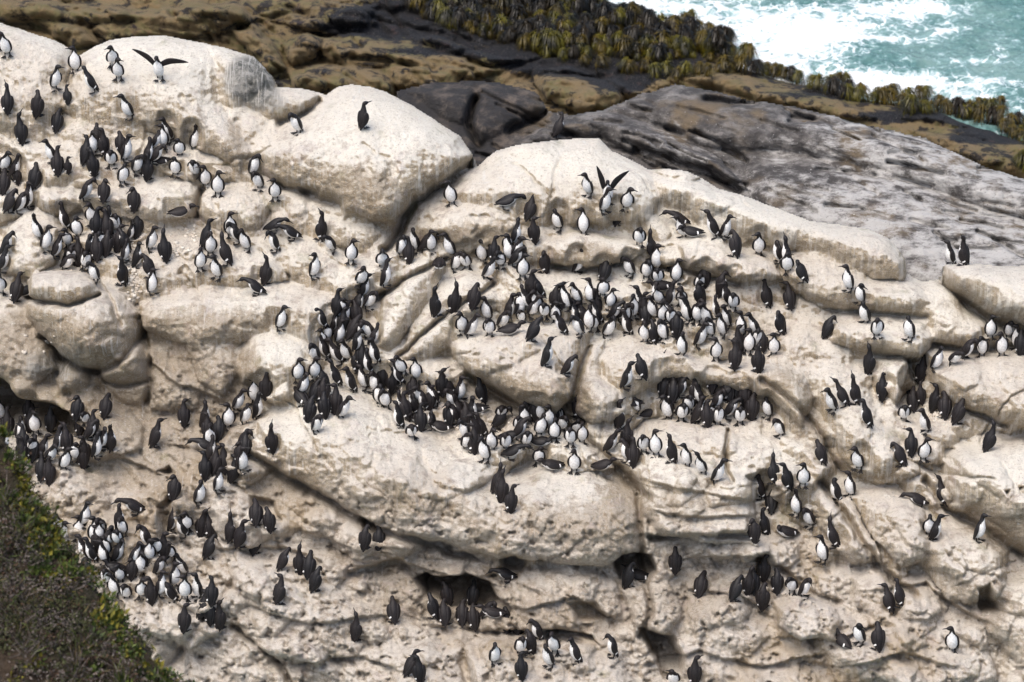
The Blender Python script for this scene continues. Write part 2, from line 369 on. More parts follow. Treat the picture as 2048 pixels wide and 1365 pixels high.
# ------------------------------------------------------------------ where every bird of the colony stands
# one row per bird: place of its feet in the enlarged view of the photograph, which way it faces, what it does
# F towards the viewer, B away, L and R to the sides; n plain, u bill up, l / r head turned, d head bowed, p preening, b bent over, s sitting, w wings open
CATALOG = {
 (0, 0, 4): "60,445Fl 2,385Ln 603,580Fl 440,715FRr 755,735Ln 950,632Fr 902,525Fn 1280,635Fv 548,835Bn.65 60,910Bu 300,930Bd 450,1055Bd 185,1150Bu 1040,948FLl 1350,1135FLl 1555,1195FRu 430,1305FLl",
 (0, 240, 5.1125): "590,565Bn 700,545Bn.6 1065,365BLl 870,455BRn 965,570Bn 1140,478Fd 1290,425FRr 1400,545FRd 1255,655FRp 1505,610Bn 1570,440Rd 1690,448Ls.8 1790,572Fp 30,520FRr 130,600Rr 30,760Bd 185,655Bn.7 345,705Bd 870,820Rd 1060,840Bp 1370,932Bp 80,945BRd 190,950Rd 300,905Rn 680,1120Lu 1800,1000Rs 950,1072Fn 1180,1140Fd 1395,1200Bl 460,1340FRr 410,1225FLu 985,1190Br 1100,1210Bl 1290,1345BLd 1320,1235Rn.75 1545,1335FRr",
 (0, 420, 5.1125): "560,490Rn 800,575Bn 660,610FRd 870,600Fd 970,735FLd 1000,515Bd 1085,460Bd 1250,760BLl 1400,590Rn 1540,690BLd 1700,525Bu 1560,860FRr 150,935Bn 260,880Rs 15,630Rn 55,450Rd 10,855Fn",
 (300, 240, 5.1125): "475,580Fd 570,680Fl 695,772Fr 1060,570FRd 1120,710FLd 1280,815Fl 830,1195Fn 1250,1150Rb 900,1260Ld 990,1335FLn 1740,1225BLu 1280,1345Ld 1460,1225Lb 1860,1345FLd 560,1300BRr 620,1380Fn",
 (360, 420, 5.1125): "495,560BLu 205,615Fn 380,700FLl 865,755Bu 790,870Lb 1370,695FRl 1745,540Fr 1835,765Fn 1020,1222FRr 1600,1085BRr",
 (540, 520, 5.1125): "870,560Rp 950,380Rn 1000,500FRd 1180,275Rn 740,670Rn 820,812BRd 890,660Bd 950,800Fd 1040,820FLd 710,860FRn 900,935Rd 1080,1050Ln 900,1160Bn 460,1040FLd 290,1240Fr 460,1220Fr 720,1060Ll 790,1030FLn 570,1010Ll 700,1280Lu 840,1345Ln 1140,1310Bu 1240,1360Bu 960,1320FLn 1060,1365FLd 320,1375FRn 1365,1160Fn 1500,1230Fl 1340,1270Ll",
 (740, 680, 5.1125): "440,620Bd 670,670FLl 740,560Bn 840,560Ll 930,620FRn 850,690FLd 550,720Ld 300,892Ll 380,820BLn 100,670Fd 165,700Fd 540,870Ls 760,940Ls 870,850Ld 980,890Bd 970,1020FLd 1110,1010Ln 1050,830Rn 1160,640BLu 1290,900BRd 1340,790Fd 1150,745Ls 1240,1130Fn 1180,1240FLn 1060,1160Bn 990,1120Fd 1430,1215Rb 1590,1090Fd 1725,980Fn 1700,1090Rs 1690,830Bd 1880,1030Fn 1960,930Fd 1720,1272Fp 1900,1330Ls 1500,1010Rd 1400,1120Fd 1380,1040Rs 1820,900Fn 1580,830Bn",
 (1100, 680, 5.1125): "210,1080Fd 245,1350Fn 510,1330Rs 590,1140Rn 720,900BRr 780,1100Bu 845,1290Bn 770,1240Ld 960,1150Fd 1090,1185Fr 1250,1250BLn 1400,1290FLn 1570,1365FLu 770,490Rr 950,400BLd 1140,440Bu 1230,470BRr 1330,495BRr 870,690Ls 880,740FLd.7 960,805Rs 1210,810FLl 1340,825Fd 1250,640Bd 1150,590Bn 1490,640BLu 1420,740Fd 1490,855Rr 1610,890Bn 1720,870Fd 1690,720Rd 1810,800Rd 1940,860Fd 1910,600Bd 1660,530Bd 1760,600Rb 1840,640Bn 1330,580Rd 2000,690Bd",
 (1400, 780, 5.1125): "160,950FRr 690,280FLp 530,300Bd 820,475FLd 1360,215FLl 1255,760BLd 1620,815FLn 760,960BLu 910,1015BLn 1045,985Fl 620,1110Ln 730,1265Bd 980,1280FLu 1400,1140Lp 1530,1090FLn",
 (1648, 400, 5.1125): "250,930FLl 365,1060FLp 420,1260FLp 1300,660Ll 1430,665BLu",
 (1648, 600, 5.1125): "540,382Fd 870,410FLp 20,390BRd 460,750BRu 600,1025Br 330,1060BLu 230,1080BLu 450,1300BLl 985,850Bu 1130,720FRn 1310,650FRd 1430,600Rd 1610,580Fd 1700,395Fn 1820,570Fn 1890,390Fd 1960,510FLl 2010,560Bd 850,950Bd 815,1232Fd 910,1140Bd 1000,1060Bn.75 1040,1350FLl 1120,1140BRl 1230,1210Bd 1350,1260BRd",
 (1648, 820, 5.1125): "1660,422BRu 800,570BLd 890,470Bn 1015,517Fr 1230,970BLu 990,985Lb 1070,1280Fn 1120,1340Rn 1580,1340FRr",
 (1300, 1000, 5.1125): "255,735Bd 500,990Bd 1070,435Bp 1180,355BLr 1420,380Ls 1640,275FLd 1895,485BLu 1760,640FLl 860,1035BRd 990,970Bu 1060,960Bd 1150,1102Bd 1300,950Bd 1160,820Bn 1450,950Fd 1570,992FRd",
 (1648, 1098, 5.1125): "680,645BLl 780,590BLn 550,1030Bd 370,970FLp 220,1010BLs 1310,1052Fl",
 (680, 900, 5.1125): "1585,440BRu 1650,530Bu 1740,635Br 250,1010Bd 390,1020Bd 1730,1335Lb",
 (700, 1098, 5.1125): "55,935BRu 450,755Bd 860,705BLd 980,780Bd 1150,780Bd 1275,820Bd 1370,710Rd 1510,705Ls 1600,855Bd 1720,865Bd 1920,925Ld 1480,1170FRn 1740,1080Fd 1850,1060BLd 1760,1330Bn 585,1300BRr 715,1360Bn 1010,570Bd 1250,580Bd",
 (1000, 1098, 5.1125): "510,1205FLn 560,1065Fn 790,1165Ln 1150,1100Ld 1310,395BRd 1460,330Ls 1770,1385Fp 1985,1385Bn",
 (360, 1020, 5.1125): "205,265Bu 310,280Bn 280,495BRd 515,325BRu 600,375BRn 755,450Bd 780,160Bd 930,215Bd 1040,615BRd 1230,650Bu 1310,690Bd 1370,825BRd 1000,960BRl 45,1240Bn 220,1120BRn 320,970Bn 310,1165Bn 405,1215Bu",
 (300, 820, 5.1125): "40,375BRr 350,165Br 620,370Fn 620,440Lb 930,420Rd 960,630FRn 570,710Bl 700,840FRn 660,660BRr 840,740BRl 500,965FRn 240,920Bp 230,1240Rn 760,640Bn",
 (400, 680, 5.1125): "370,725FRr 560,650Fl 290,905Fl 460,860FRp 590,800Rn 665,590Bn 1190,950FRd 1110,830Bd 1270,790Bd 1070,680BLb 1160,640BRd 1260,640Bd 1380,750Bn 1440,800FRn 1280,540BLd 740,1145Bu",
 (0, 680, 5.1125): "1150,1130BRu 1040,1110Rn 990,1205Rn 860,1310Bu 650,1325FRn 690,1150Bn 590,1150Rn 500,1245FRn 420,1200Rn 330,1180Fd 210,1030FRn 85,980Bn 235,1150Bn 20,830Fn 370,960Fn 520,940Bn 425,1440Bn 510,1470Bn",
 (60, 940, 5.1125): "555,580FRr 490,720Fl 660,745Fl 735,640Fd 280,650Fn 365,710Fn 760,790FRl 905,770Fd 925,610BRn 1089,445Lb 1225,935Fr 1200,790Ld 1370,905Bn 1320,860Fd 1450,905Fn 1050,970FRr 760,960FLn 580,930Ll 650,940Ll 880,940Rn 920,1065Ls 1130,1070Fn 1310,1070Rd 1580,1075FLl 870,1290FLn 990,1320Fd 1140,1300Fr 1250,1360Bn 1350,1290FRr 1470,1345Ld 1490,1200FRr 1580,1325Fl 1710,1315FLn",
 (700, 300, 5.1125): "1040,560Fl 1570,600Rb 1820,720BRr 1890,945Bn 530,1080FRd 600,1160Bl 670,1040FLn 740,1040Rd 840,1040FRr 1040,1090FLl 910,1195Fs 1080,1240FRd 1200,1210Fd 330,1200Fn 1360,1150Fn 1440,1080Bn 1540,1200Fd 1620,1140FLl 1680,1110FRr 1765,1310Fr 1390,1320FRr 1670,1180Rd",
 (1050, 300, 5.1125): "200,1255BLp 340,815FLp 600,865Fl 650,465FLl 810,640FRr 850,550Fw 1030,610Fr 940,770BRn 1300,1110BLu 1170,980Fd 1600,780Lb 1620,895FLl 1750,890Ls 1950,890Ll 530,1260FRr 800,1350Bd 1080,1285FLd 1240,1320Fd 1350,1230Fr 1500,1240BRd 1370,1370Fd 1540,1360Fr",
 (1350, 400, 5.1125): "500,390FRr 610,580BLd 855,560Fl 1060,640Lp 1150,660Lu 1160,745Fp 1320,840BLp 310,890Bn 480,975BRd 950,1090BLu 1185,1115Bl 1080,1370BLp 260,1075BLp",
 (1180, 520, 5.1125): "1110,310Fd 220,610Rd 310,620FRd 360,650Fd 440,600Fn 530,540Ll 650,600FLl 810,605FLp 800,480Rr 990,640FLn 965,665Fd 1090,650Fd 1210,660FLl 1400,690FLl 1540,780FLl 1710,775FLl 560,840FLn 640,850BLd 740,830FLd 880,790Bp 930,975FLn 1110,885FRr 1220,790FLd 1350,780FLn 1290,1020Fl 1520,950BLn 1480,1115Bl 1610,955Fl 1690,900Fd 1720,1145Bn 1875,975Fl 1770,930Bd.8 390,760Ll 770,300Ls",
 (850, 520, 5.1125): "115,570BRu 285,540Bu 490,500Bd 640,620FLl 450,785FRn 385,745Fn 660,775Fd 780,700FRd 830,770Rs 850,625Rn 960,580FRd 990,650Fd.7 1080,825BRd 1090,575FRn 1220,590Fd 1170,500Fn 1340,640Fr 1330,500Bd 1450,510FLl 1570,440FLn 1680,450FLl 1750,580BLl 1420,760Ln 1580,775FLd 1540,560Bd 1670,720FLn 1740,715Fd 1850,790FRn 1240,1085Rr 1440,1175Rd",
 (512, 0, 4): "335,1068FLd 855,1025BRr", (1024, 0, 4): "350,1105BRn",
}
BIRDS = []
import re as _re
for (x0, y0, sc), row in CATALOG.items():
    for item in row.split():
        m = _re.match(r"(-?\d+),(-?\d+)([FBLR]+)([nulrdpbswv])(\.\d+)?$", item)
        fx, fy = x0 + int(m[1]) / sc, y0 + int(m[2]) / sc
        BIRDS.append([fx, fy, m[3], m[4], float(m[5] or 1)])
# the same bird noted in two overlapping views is kept once
keep = []
for b in BIRDS:
    if all(abs(b[0] - c[0]) > 7 or abs(b[1] - c[1]) > 9 for c in keep):
        keep.append(b)
BIRDS = keep

# heads and backs glimpsed between the birds of the thick crowds
_r = random.Random(5)
EXTRA = []
for (cx, cy, rx, ry, cnt, faces) in ((110, 880, 105, 45, 13, "BBRF"), (690, 680, 55, 75, 10, "BRLF"), (870, 830, 100, 45, 10, "FBL"), (1100, 862, 70, 26, 9, "FBF"), (1130, 625, 95, 32, 10, "FLB"), (1380, 640, 125, 36, 12, "FLBF"),
                                     (200, 490, 80, 45, 9, "BRF"), (270, 1115, 110, 55, 12, "FFLB"), (1420, 830, 95, 22, 4, "FFL"), (240, 310, 120, 24, 7, "FRB"), (960, 510, 90, 24, 6, "FRB"), (450, 900, 45, 60, 6, "BRF")):
    tries = 0
    while cnt and tries < 400:
        tries += 1
        x, y = cx + _r.uniform(-rx, rx), cy + _r.uniform(-ry, ry)
        if all(abs(x - c[0]) > 9 or abs(y - c[1]) > 9 for c in BIRDS + EXTRA):
            EXTRA.append([x, y, _r.choice(faces), _r.choice("ndplr"), _r.uniform(.86, .98)]); cnt -= 1

# ------------------------------------------------------------------ relief surfaces (rock slopes)
def grid(u0, u1, v0, v1, step):
    global U0g, V0g
    U0g = np.arange(u0, u1, step, dtype=np.float32); V0g = np.arange(v0, v1, step, dtype=np.float32)
    return np.meshgrid(U0g, V0g)


def relief(name, U, V, mask, H, p0, incl, mat, attrs, back=(0, 1.2, -2.5)):
    """rock slope: points of an inclined plane raised by H metres towards the open air, its rim carried down behind"""
    P = on_plane(U, V, p0, incl) - H[..., None] * FWD
    R, C = U.shape
    idx = np.arange(R * C).reshape(R, C)
    q = np.stack([idx[:-1, :-1], idx[1:, :-1], idx[1:, 1:], idx[:-1, 1:]], -1).reshape(-1, 4)
    mk = mask.ravel()
    q = q[mk[q].all(1)]
    e = np.concatenate([q[:, [0, 1]], q[:, [1, 2]], q[:, [2, 3]], q[:, [3, 0]]])
    key = np.minimum(e[:, 0], e[:, 1]).astype(np.int64) * (R * C) + np.maximum(e[:, 0], e[:, 1])
    uq, first, cnt = np.unique(key, return_index=True, return_counts=True)
    be = e[first[cnt == 1]]
    verts = P.reshape(-1, 3)
    bv = np.unique(be); off = np.full(R * C, -1); off[bv] = R * C + np.arange(len(bv))
    b1 = verts[bv] + np.array(back) * 0.12 + RNG.normal(0, .01, (len(bv), 3)); b2 = verts[bv] + np.array(back)
    verts = np.concatenate([verts, b1, b2])
    o1 = off[be]; o2 = o1 + len(bv)
    s1 = np.stack([be[:, 1], be[:, 0], o1[:, 0], o1[:, 1]], -1)
    s2 = np.stack([o1[:, 1], o1[:, 0], o2[:, 0], o2[:, 1]], -1)
    faces = np.concatenate([q, s1, s2])
    used = np.unique(faces); remap = np.full(len(verts), -1); remap[used] = np.arange(len(used))
    at = {}
    for k_, a in attrs.items():
        a = a.ravel(); at[k_] = np.concatenate([a, a[bv], a[bv]])[used]
    return new_mesh(name, verts[used], remap[faces], [mat], attrs=at)


def domes(U, V, H, polys):
    for pts, amp, base, w, k in polys:
        s = window(U, V, pts, 4)
        u, v = U[s], V[s]
        d = sdist(u, v, pts)
        q = np.clip(d / w, 0, 1)
        cx = np.mean([p[0] for p in pts]); cy = np.mean([p[1] for p in pts])
        h = base + amp * (0.45 * np.sqrt(1 - (1 - q) ** 2) + 0.55 * (1 - (1 - q) ** 2)) + k * (v - cy) * 0.0068
        h = h + 0.08 * amp * fbm(u, v, 45.0, 3, int(cx + cy)) * 2
        H[s] = np.where(d > 0, np.maximum(H[s], h), H[s])


def cuts(U, V, H, lines):
    for pts, w, dep in lines:
        s = window(U, V, pts, w * 3)
        d = seg_dist(U[s], V[s], pts, False)
        H[s] -= dep * np.exp(-(d / w) ** 2)


def caves(U, V, H, polys):
    for pts, dep, w in polys:
        s = window(U, V, pts, 4)
        d = sdist(U[s], V[s], pts)
        floor = np.clip((max(p_[1] for p_ in pts) + 4 - V[s]) * 0.019 + .04, 0, 9)     # level floor running in
        H[s] -= np.minimum(dep * sstep(0, w, d), floor)


# ---- the white rock
U, V = grid(-110, 2160, -20, 1490, 2.5)
Uw = U + 13 * fbm(U, V, 70, 3, 1) + 5 * fbm(U, V, 18, 2, 2)
Vw = V + 13 * fbm(U, V, 70, 3, 3) + 5 * fbm(U, V, 18, 2, 4)
CREST = [(-140, 20), (0, 43), (60, 62), (110, 78), (140, 95), (150, 112), (160, 105), (185, 88), (215, 76), (265, 68), (330, 67), (395, 80),
         (450, 93), (505, 110), (545, 150), (556, 172), (600, 172), (650, 185), (672, 170), (700, 165), (740, 170), (770, 180),
         (830, 210), (880, 245), (920, 270), (945, 305), (955, 328), (990, 300), (1040, 288), (1100, 280), (1160, 272), (1200, 273),
         (1225, 300), (1260, 315), (1300, 338), (1330, 335), (1370, 340), (1410, 355), (1440, 375), (1500, 392), (1560, 415),
         (1620, 440), (1680, 448), (1740, 455), (1780, 475), (1810, 510), (1820, 545), (1850, 562), (1884, 556), (1890, 530),
         (1925, 523), (2000, 532), (2048, 530), (2200, 525), (2200, 1520), (-140, 1520)]
mask = in_poly(U + 3 * fbm(U, V, 30, 2, 9), V + 3 * fbm(U, V, 30, 2, 10), CREST)
H = (0.22 * fbm(U, V, 420, 3, 5) + 0.10 * fbm(U, V, 110, 3, 6)).astype(np.float32)
BOULDERS = [  # outline, bulge, base, rim width, tilt towards level
    ([(-140, 10), (60, 58), (140, 92), (150, 130), (132, 165), (150, 200), (90, 262), (-140, 270)], .40, .0, 70, .15),
    ([(150, 112), (215, 74), (265, 66), (330, 65), (420, 84), (445, 130), (435, 200), (475, 255), (505, 310), (480, 345), (420, 305), (300, 265), (180, 252), (118, 220), (140, 170)], .55, .0, 95, .25),
    ([(395, 78), (505, 108), (548, 148), (556, 174), (500, 205), (470, 245), (435, 205), (420, 130)], .38, -.05, 60, .0),
    ([(486, 212), (520, 180), (560, 170), (620, 176), (658, 190), (640, 217), (600, 232), (540, 242)], .30, -.05, 35, .1),
    ([(515, 285), (600, 232), (650, 195), (700, 163), (770, 178), (830, 208), (900, 255), (952, 312), (930, 345), (860, 385), (830, 405), (790, 445), (750, 445), (640, 400), (560, 362), (505, 330)], .75, .05, 110, .35),
    ([(560, 350), (640, 395), (740, 435), (765, 470), (730, 505), (620, 475), (560, 435), (540, 390)], .35, -.10, 45, .25),
    ([(-140, 255), (60, 262), (180, 252), (300, 262), (430, 312), (475, 345), (440, 372), (380, 362), (250, 332), (100, 332), (-140, 342)], .28, -.05, 40, .4),
    ([(158, 402), (200, 375), (280, 358), (370, 358), (400, 385), (392, 432), (320, 442), (230, 432), (168, 428)], .32, .0, 38, .35),
    ([(398, 392), (430, 368), (480, 362), (530, 382), (545, 412), (520, 455), (470, 468), (420, 443), (395, 422)], .34, .0, 42, .35),
    ([(60, 382), (100, 373), (150, 378), (168, 410), (140, 434), (90, 428), (60, 407)], .24, .05, 28, .3),
    ([(10, 470), (45, 430), (78, 418), (132, 450), (110, 525), (70, 560), (20, 545)], .28, .05, 40, .3),
    ([(130, 470), (200, 460), (262, 500), (270, 560), (230, 560), (160, 535)], .2, .05, 40, .3),
    ([(56, 602), (74, 572), (110, 556), (205, 556), (252, 582), (278, 626), (281, 660), (262, 696), (230, 724), (192, 738), (150, 732), (116, 708), (84, 668), (62, 636)], 1.0, .15, 100, .2),
    ([(60, 562), (90, 546), (130, 540), (170, 545), (203, 562), (192, 590), (150, 606), (100, 602), (68, 592)], .40, .62, 34, .35),
    ([(188, 737), (230, 700), (270, 678), (300, 705), (292, 757), (240, 768), (200, 764)], .52, .05, 44, .0),
    ([(108, 762), (130, 723), (167, 733), (180, 770), (150, 792), (113, 792)], .45, .0, 34, .0),
    ([(10, 780), (30, 752), (70, 760), (72, 790), (40, 800)], .45, .05, 28, .0),
    ([(-140, 560), (50, 580), (100, 690), (112, 742), (60, 772), (-140, 762)], .42, .0, 60, .1),
    ([(278, 605), (340, 575), (420, 560), (520, 565), (600, 560), (682, 590), (705, 622), (662, 664), (640, 694), (560, 664), (480, 684), (420, 694), (340, 684), (288, 662)], .52, .05, 62, .45),
    ([(282, 485), (350, 470), (430, 468), (560, 508), (580, 562), (500, 575), (380, 568), (290, 594), (268, 545)], .30, .02, 40, .4),
    ([(518, 452), (580, 440), (640, 480), (655, 522), (590, 562), (558, 522)], .22, .0, 36, .35),
    ([(638, 542), (700, 500), (780, 488), (822, 512), (800, 562), (740, 605), (690, 605), (648, 582)], .30, .0, 45, .4),
    ([(478, 702), (500, 663), (550, 650), (612, 668), (645, 702), (645, 742), (600, 764), (540, 784), (488, 772), (474, 732)], .52, .10, 60, .25),
    ([(368, 690), (420, 640), (457, 643), (482, 680), (480, 742), (450, 794), (398, 764)], .32, .0, 40, .1),
    ([(525, 802), (548, 770), (600, 708), (632, 718), (645, 762), (600, 794), (550, 814)], .26, .20, 34, .2),
    ([(480, 905), (505, 840), (580, 788), (640, 768), (720, 788), (800, 828), (880, 878), (950, 918), (1000, 948), (1100, 928), (1180, 938), (1265, 978), (1296, 1040), (1296, 1092), (1200, 1135), (1100, 1122), (1000, 1118), (900, 1090), (800, 1066), (700, 1028), (600, 968), (520, 930)], .95, .05, 150, .30),
    ([(430, 900), (470, 850), (510, 840), (505, 900), (470, 930)], .25, .05, 30, .2),
    ([(758, 602), (820, 520), (862, 503), (895, 520), (872, 582), (832, 642), (780, 704), (745, 692)], .42, .05, 46, .2),
    ([(828, 642), (888, 558), (930, 538), (985, 558), (1005, 602), (960, 642), (900, 692), (850, 724), (795, 722)], .42, .0, 50, .2),
    ([(760, 720), (830, 690), (900, 720), (940, 760), (900, 800), (800, 790)], .22, .0, 50, .2),
    ([(893, 692), (930, 658), (1010, 648), (1100, 638), (1185, 658), (1175, 692), (1155, 742), (1145, 792), (1110, 830), (1040, 804), (980, 772), (930, 742)], .62, .15, 58, .55),
    ([(1138, 794), (1150, 763), (1190, 752), (1232, 773), (1264, 810), (1242, 838), (1180, 844), (1143, 829)], .42, .25, 44, .1),
    ([(1150, 745), (1170, 690), (1210, 680), (1200, 760), (1160, 830), (1130, 835)], .25, .15, 24, .0),
    ([(1178, 705), (1250, 668), (1350, 686), (1450, 728), (1560, 716), (1612, 738), (1625, 800), (1602, 854), (1540, 804), (1440, 774), (1340, 764), (1250, 794), (1198, 764)], .52, .05, 55, .55),
    ([(945, 335), (1000, 298), (1100, 278), (1200, 271), (1242, 310), (1302, 340), (1322, 400), (1292, 442), (1200, 452), (1100, 452), (1020, 452), (940, 422), (880, 402)], .55, -.05, 90, .30),
    ([(838, 472), (868, 408), (940, 388), (1020, 398), (1054, 430), (1044, 482), (960, 504), (898, 494)], .42, .0, 50, .40),
    ([(1285, 343), (1370, 338), (1440, 376), (1560, 413), (1680, 446), (1780, 473), (1818, 520), (1814, 564), (1750, 554), (1650, 512), (1540, 492), (1450, 462), (1370, 422), (1308, 402)], .60, -.05, 80, .25),
    ([(1078, 482), (1150, 463), (1260, 478), (1294, 502), (1262, 524), (1160, 536), (1088, 524)], .32, .05, 24, .55),
    ([(1290, 482), (1400, 463), (1480, 498), (1545, 522), (1562, 564), (1470, 564), (1390, 544), (1308, 524)], .34, .05, 34, .5),
    ([(1545, 502), (1650, 508), (1760, 558), (1842, 568), (1866, 612), (1832, 634), (1740, 624), (1640, 614), (1568, 574)], .46, .0, 46, .35),
    ([(960, 560), (1080, 540), (1220, 555), (1300, 590), (1250, 640), (1120, 640), (1010, 640)], .22, .0, 45, .5),
    ([(1636, 642), (1740, 628), (1850, 638), (1874, 682), (1844, 724), (1740, 704), (1658, 684)], .40, .05, 42, .5),
    ([(1884, 562), (1893, 528), (1950, 523), (2050, 530), (2200, 528), (2200, 664), (2050, 656), (1980, 626), (1928, 594)], .62, .25, 50, .25),
    ([(1836, 582), (1890, 588), (1960, 638), (2005, 672), (1940, 694), (1868, 684), (1848, 642)], .32, .0, 40, .3),
    ([(1856, 745), (1920, 718), (1980, 703), (2200, 698), (2200, 865), (2040, 855), (1960, 824), (1918, 812), (1878, 794)], .58, .1, 52, .40),
    ([(1742, 742), (1758, 716), (1817, 718), (1824, 735), (1803, 777), (1792, 804), (1757, 784)], .28, .12, 18, .4),
    ([(1886, 932), (1908, 893), (1980, 883), (2200, 878), (2200, 1110), (2050, 1095), (1990, 1055), (1928, 1014), (1890, 972)], .72, .2, 70, .20),
    ([(1596, 702), (1680, 688), (1735, 760), (1762, 830), (1795, 872), (1815, 922), (1760, 955), (1700, 934), (1658, 862), (1616, 802)], .45, .0, 50, .25),
    ([(1555, 862), (1620, 878), (1664, 930), (1644, 966), (1558, 904)], .3, .05, 30, .3),
    ([(1790, 860), (1850, 850), (1895, 880), (1890, 930), (1840, 930), (1800, 910)], .28, .0, 30, .35),
    ([(1636, 962), (1700, 998), (1744, 1080), (1766, 1134), (1700, 1124), (1638, 1054), (1596, 1014)], .36, .05, 40, .25),
    ([(1695, 982), (1760, 973), (1832, 998), (1855, 1060), (1855, 1114), (1800, 1136), (1748, 1082)], .46, .05, 52, .2),
    ([(1840, 1095), (1880, 1058), (1950, 1056), (2014, 1088), (2014, 1154), (1984, 1206), (1928, 1206), (1866, 1144)], .46, .05, 42, .3),
    ([(1245, 905), (1330, 843), (1450, 848), (1562, 878), (1644, 950), (1560, 932), (1505, 1002), (1515, 1086), (1420, 1086), (1330, 1066), (1278, 1024), (1266, 950)], .50, .05, 50, .35),
    ([(1400, 1090), (1480, 1075), (1540, 1095), (1500, 1120), (1420, 1115)], .28, .05, 20, .4),
    ([(1548, 1202), (1600, 1188), (1662, 1208), (1684, 1240), (1662, 1274), (1588, 1274), (1552, 1246)], .34, .12, 32, .2),
    ([(860, 900), (930, 870), (1010, 880), (1060, 900), (1000, 960), (930, 930)], .12, .15, 40, .3),
    ([(1040, 880), (1120, 860), (1210, 880), (1230, 940), (1150, 940), (1080, 930)], .18, .15, 36, .4),
    ([(230, 1190), (330, 1150), (440, 1190), (450, 1260), (380, 1300), (270, 1250)], .38, .1, 50, .45),
    ([(160, 1080), (240, 1060), (340, 1080), (350, 1140), (250, 1150), (180, 1130)], .22, .05, 30, .5),
    ([(100, 1030), (180, 1020), (260, 1030), (270, 1070), (180, 1085), (110, 1070)], .2, .05, 26, .5),
    ([(270, 990), (330, 950), (360, 1000), (330, 1060), (280, 1040)], .3, .05, 30, .2),
    ([(360, 960), (420, 920), (500, 990), (560, 1060), (500, 1110), (420, 1060)], .30, .05, 45, .2),
    ([(430, 1180), (520, 1120), (650, 1150), (720, 1230), (640, 1330), (500, 1300)], .26, .05, 70, .1),
    ([(780, 1300), (860, 1280), (920, 1330), (940, 1400), (800, 1420), (770, 1360)], .34, .1, 40, .4),
    ([(930, 1290), (1030, 1260), (1140, 1290), (1230, 1320), (1320, 1420), (960, 1430)], .36, .1, 40, .45),
    ([(1240, 1180), (1330, 1160), (1370, 1230), (1330, 1275), (1270, 1260)], .3, .05, 40, .1),
    ([(1020, 1150), (1140, 1130), (1230, 1160), (1240, 1230), (1120, 1260), (1030, 1230)], .22, .05, 50, .05),
    ([(1730, 1230), (1830, 1210), (1960, 1250), (2000, 1360), (1860, 1420), (1740, 1340)], .26, .05, 60, .2),
    ([(1960, 1240), (2040, 1150), (2200, 1140), (2200, 1320), (2040, 1330)], .4, .0, 50, .1),
]
fill = []
for i in range(260):
    cu, cv = random.uniform(-80, 2130), random.uniform(230, 1450); r = random.uniform(22, 62)
    an = random.gauss(0.15, 0.5); asp = random.uniform(1.1, 2.0); pts = []
    for j in range(8):
        t = j / 8 * 2 * math.pi; rr = r * random.uniform(.8, 1.2)
        x, y = rr * math.cos(t) * asp, rr * math.sin(t)
        pts.append((cu + x * math.cos(an) - y * math.sin(an), cv + x * math.sin(an) + y * math.cos(an)))
    fill.append((pts, r * .0058, random.uniform(-.15, -.02), r * .95, random.uniform(.1, .5)))
H -= 0.12
domes(Uw, Vw, H, fill)
domes(Uw, Vw, H, BOULDERS)


def soften(H, n):
    k_ = np.exp(-0.5 * (np.arange(-3 * n, 3 * n + 1) / n) ** 2); k_ /= k_.sum()
    for ax in (0, 1):
        P = np.pad(H, [(3 * n, 3 * n) if a == ax else (0, 0) for a in (0, 1)], mode='edge'); out = np.zeros_like(H)
        for i, w in enumerate(k_):
            out += w * (P[i:i + H.shape[0]] if ax == 0 else P[:, i:i + H.shape[1]])
        H = out
    return H


H = 0.45 * H + 0.55 * soften(H, 3)      # weathered, flowing edges
# smaller lumps and slabs all over, mostly on the lower half
for i in range(430):
    cu, cv = random.uniform(-80, 2130), random.uniform(330, 1450)
    low = cv > 880
    if not low and random.random() < 0.45:
        continue
    r = random.uniform(10, 42) * (1.0 if low else 0.9)
    an = random.gauss(0.35, 0.5); asp = random.uniform(1.2, 2.6)
    pts = []
    for j in range(8):
        t = j / 8 * 2 * math.pi; rr = r * random.uniform(.75, 1.25)
        x, y = rr * math.cos(t) * asp, rr * math.sin(t)
        pts.append((cu + x * math.cos(an) - y * math.sin(an), cv + x * math.sin(an) + y * math.cos(an)))
    s = window(Uw, Vw, pts, 4); d = sdist(Uw[s], Vw[s], pts); q = np.clip(d / (r * .8), 0, 1)
    amp = r * 0.0068 * random.uniform(.35, .8) * (1.0 if low else .6)
    H[s] += np.where(d > 0, amp * np.sqrt(1 - (1 - q) ** 2), 0)
rough = sstep(880, 1080, V - 0.10 * (U - 900)) * sstep(2300, 1500, U) + 1.0 * np.exp(-(((U - 370) / 120) ** 2 + ((V - 800) / 130) ** 2)) + .6 * np.exp(-(((U - 30) / 90) ** 2 + ((V - 690) / 90) ** 2))
rough = np.clip(rough + 0.35 * sstep(1150, 1300, V) + 0.4 * fbm(U, V, 150, 3, 20), 0, 1)
grey = np.exp(-(((U - 500) / 60) ** 2 + ((V - 160) / 60) ** 2)) * 1.1
for (gu, gv, ru, rv, am) in ((585, 215, 80, 35, .4), (170, 700, 80, 40, .35), (130, 755, 80, 40, .4), (60, 720, 90, 60, .35), (640, 1010, 160, 40, .25), (1300, 520, 160, 25, .4), (1700, 600, 120, 30, .4)):
    grey += am * np.exp(-(((U - gu) / ru) ** 2 + ((V - gv) / rv) ** 2))
bareness = np.zeros_like(U)
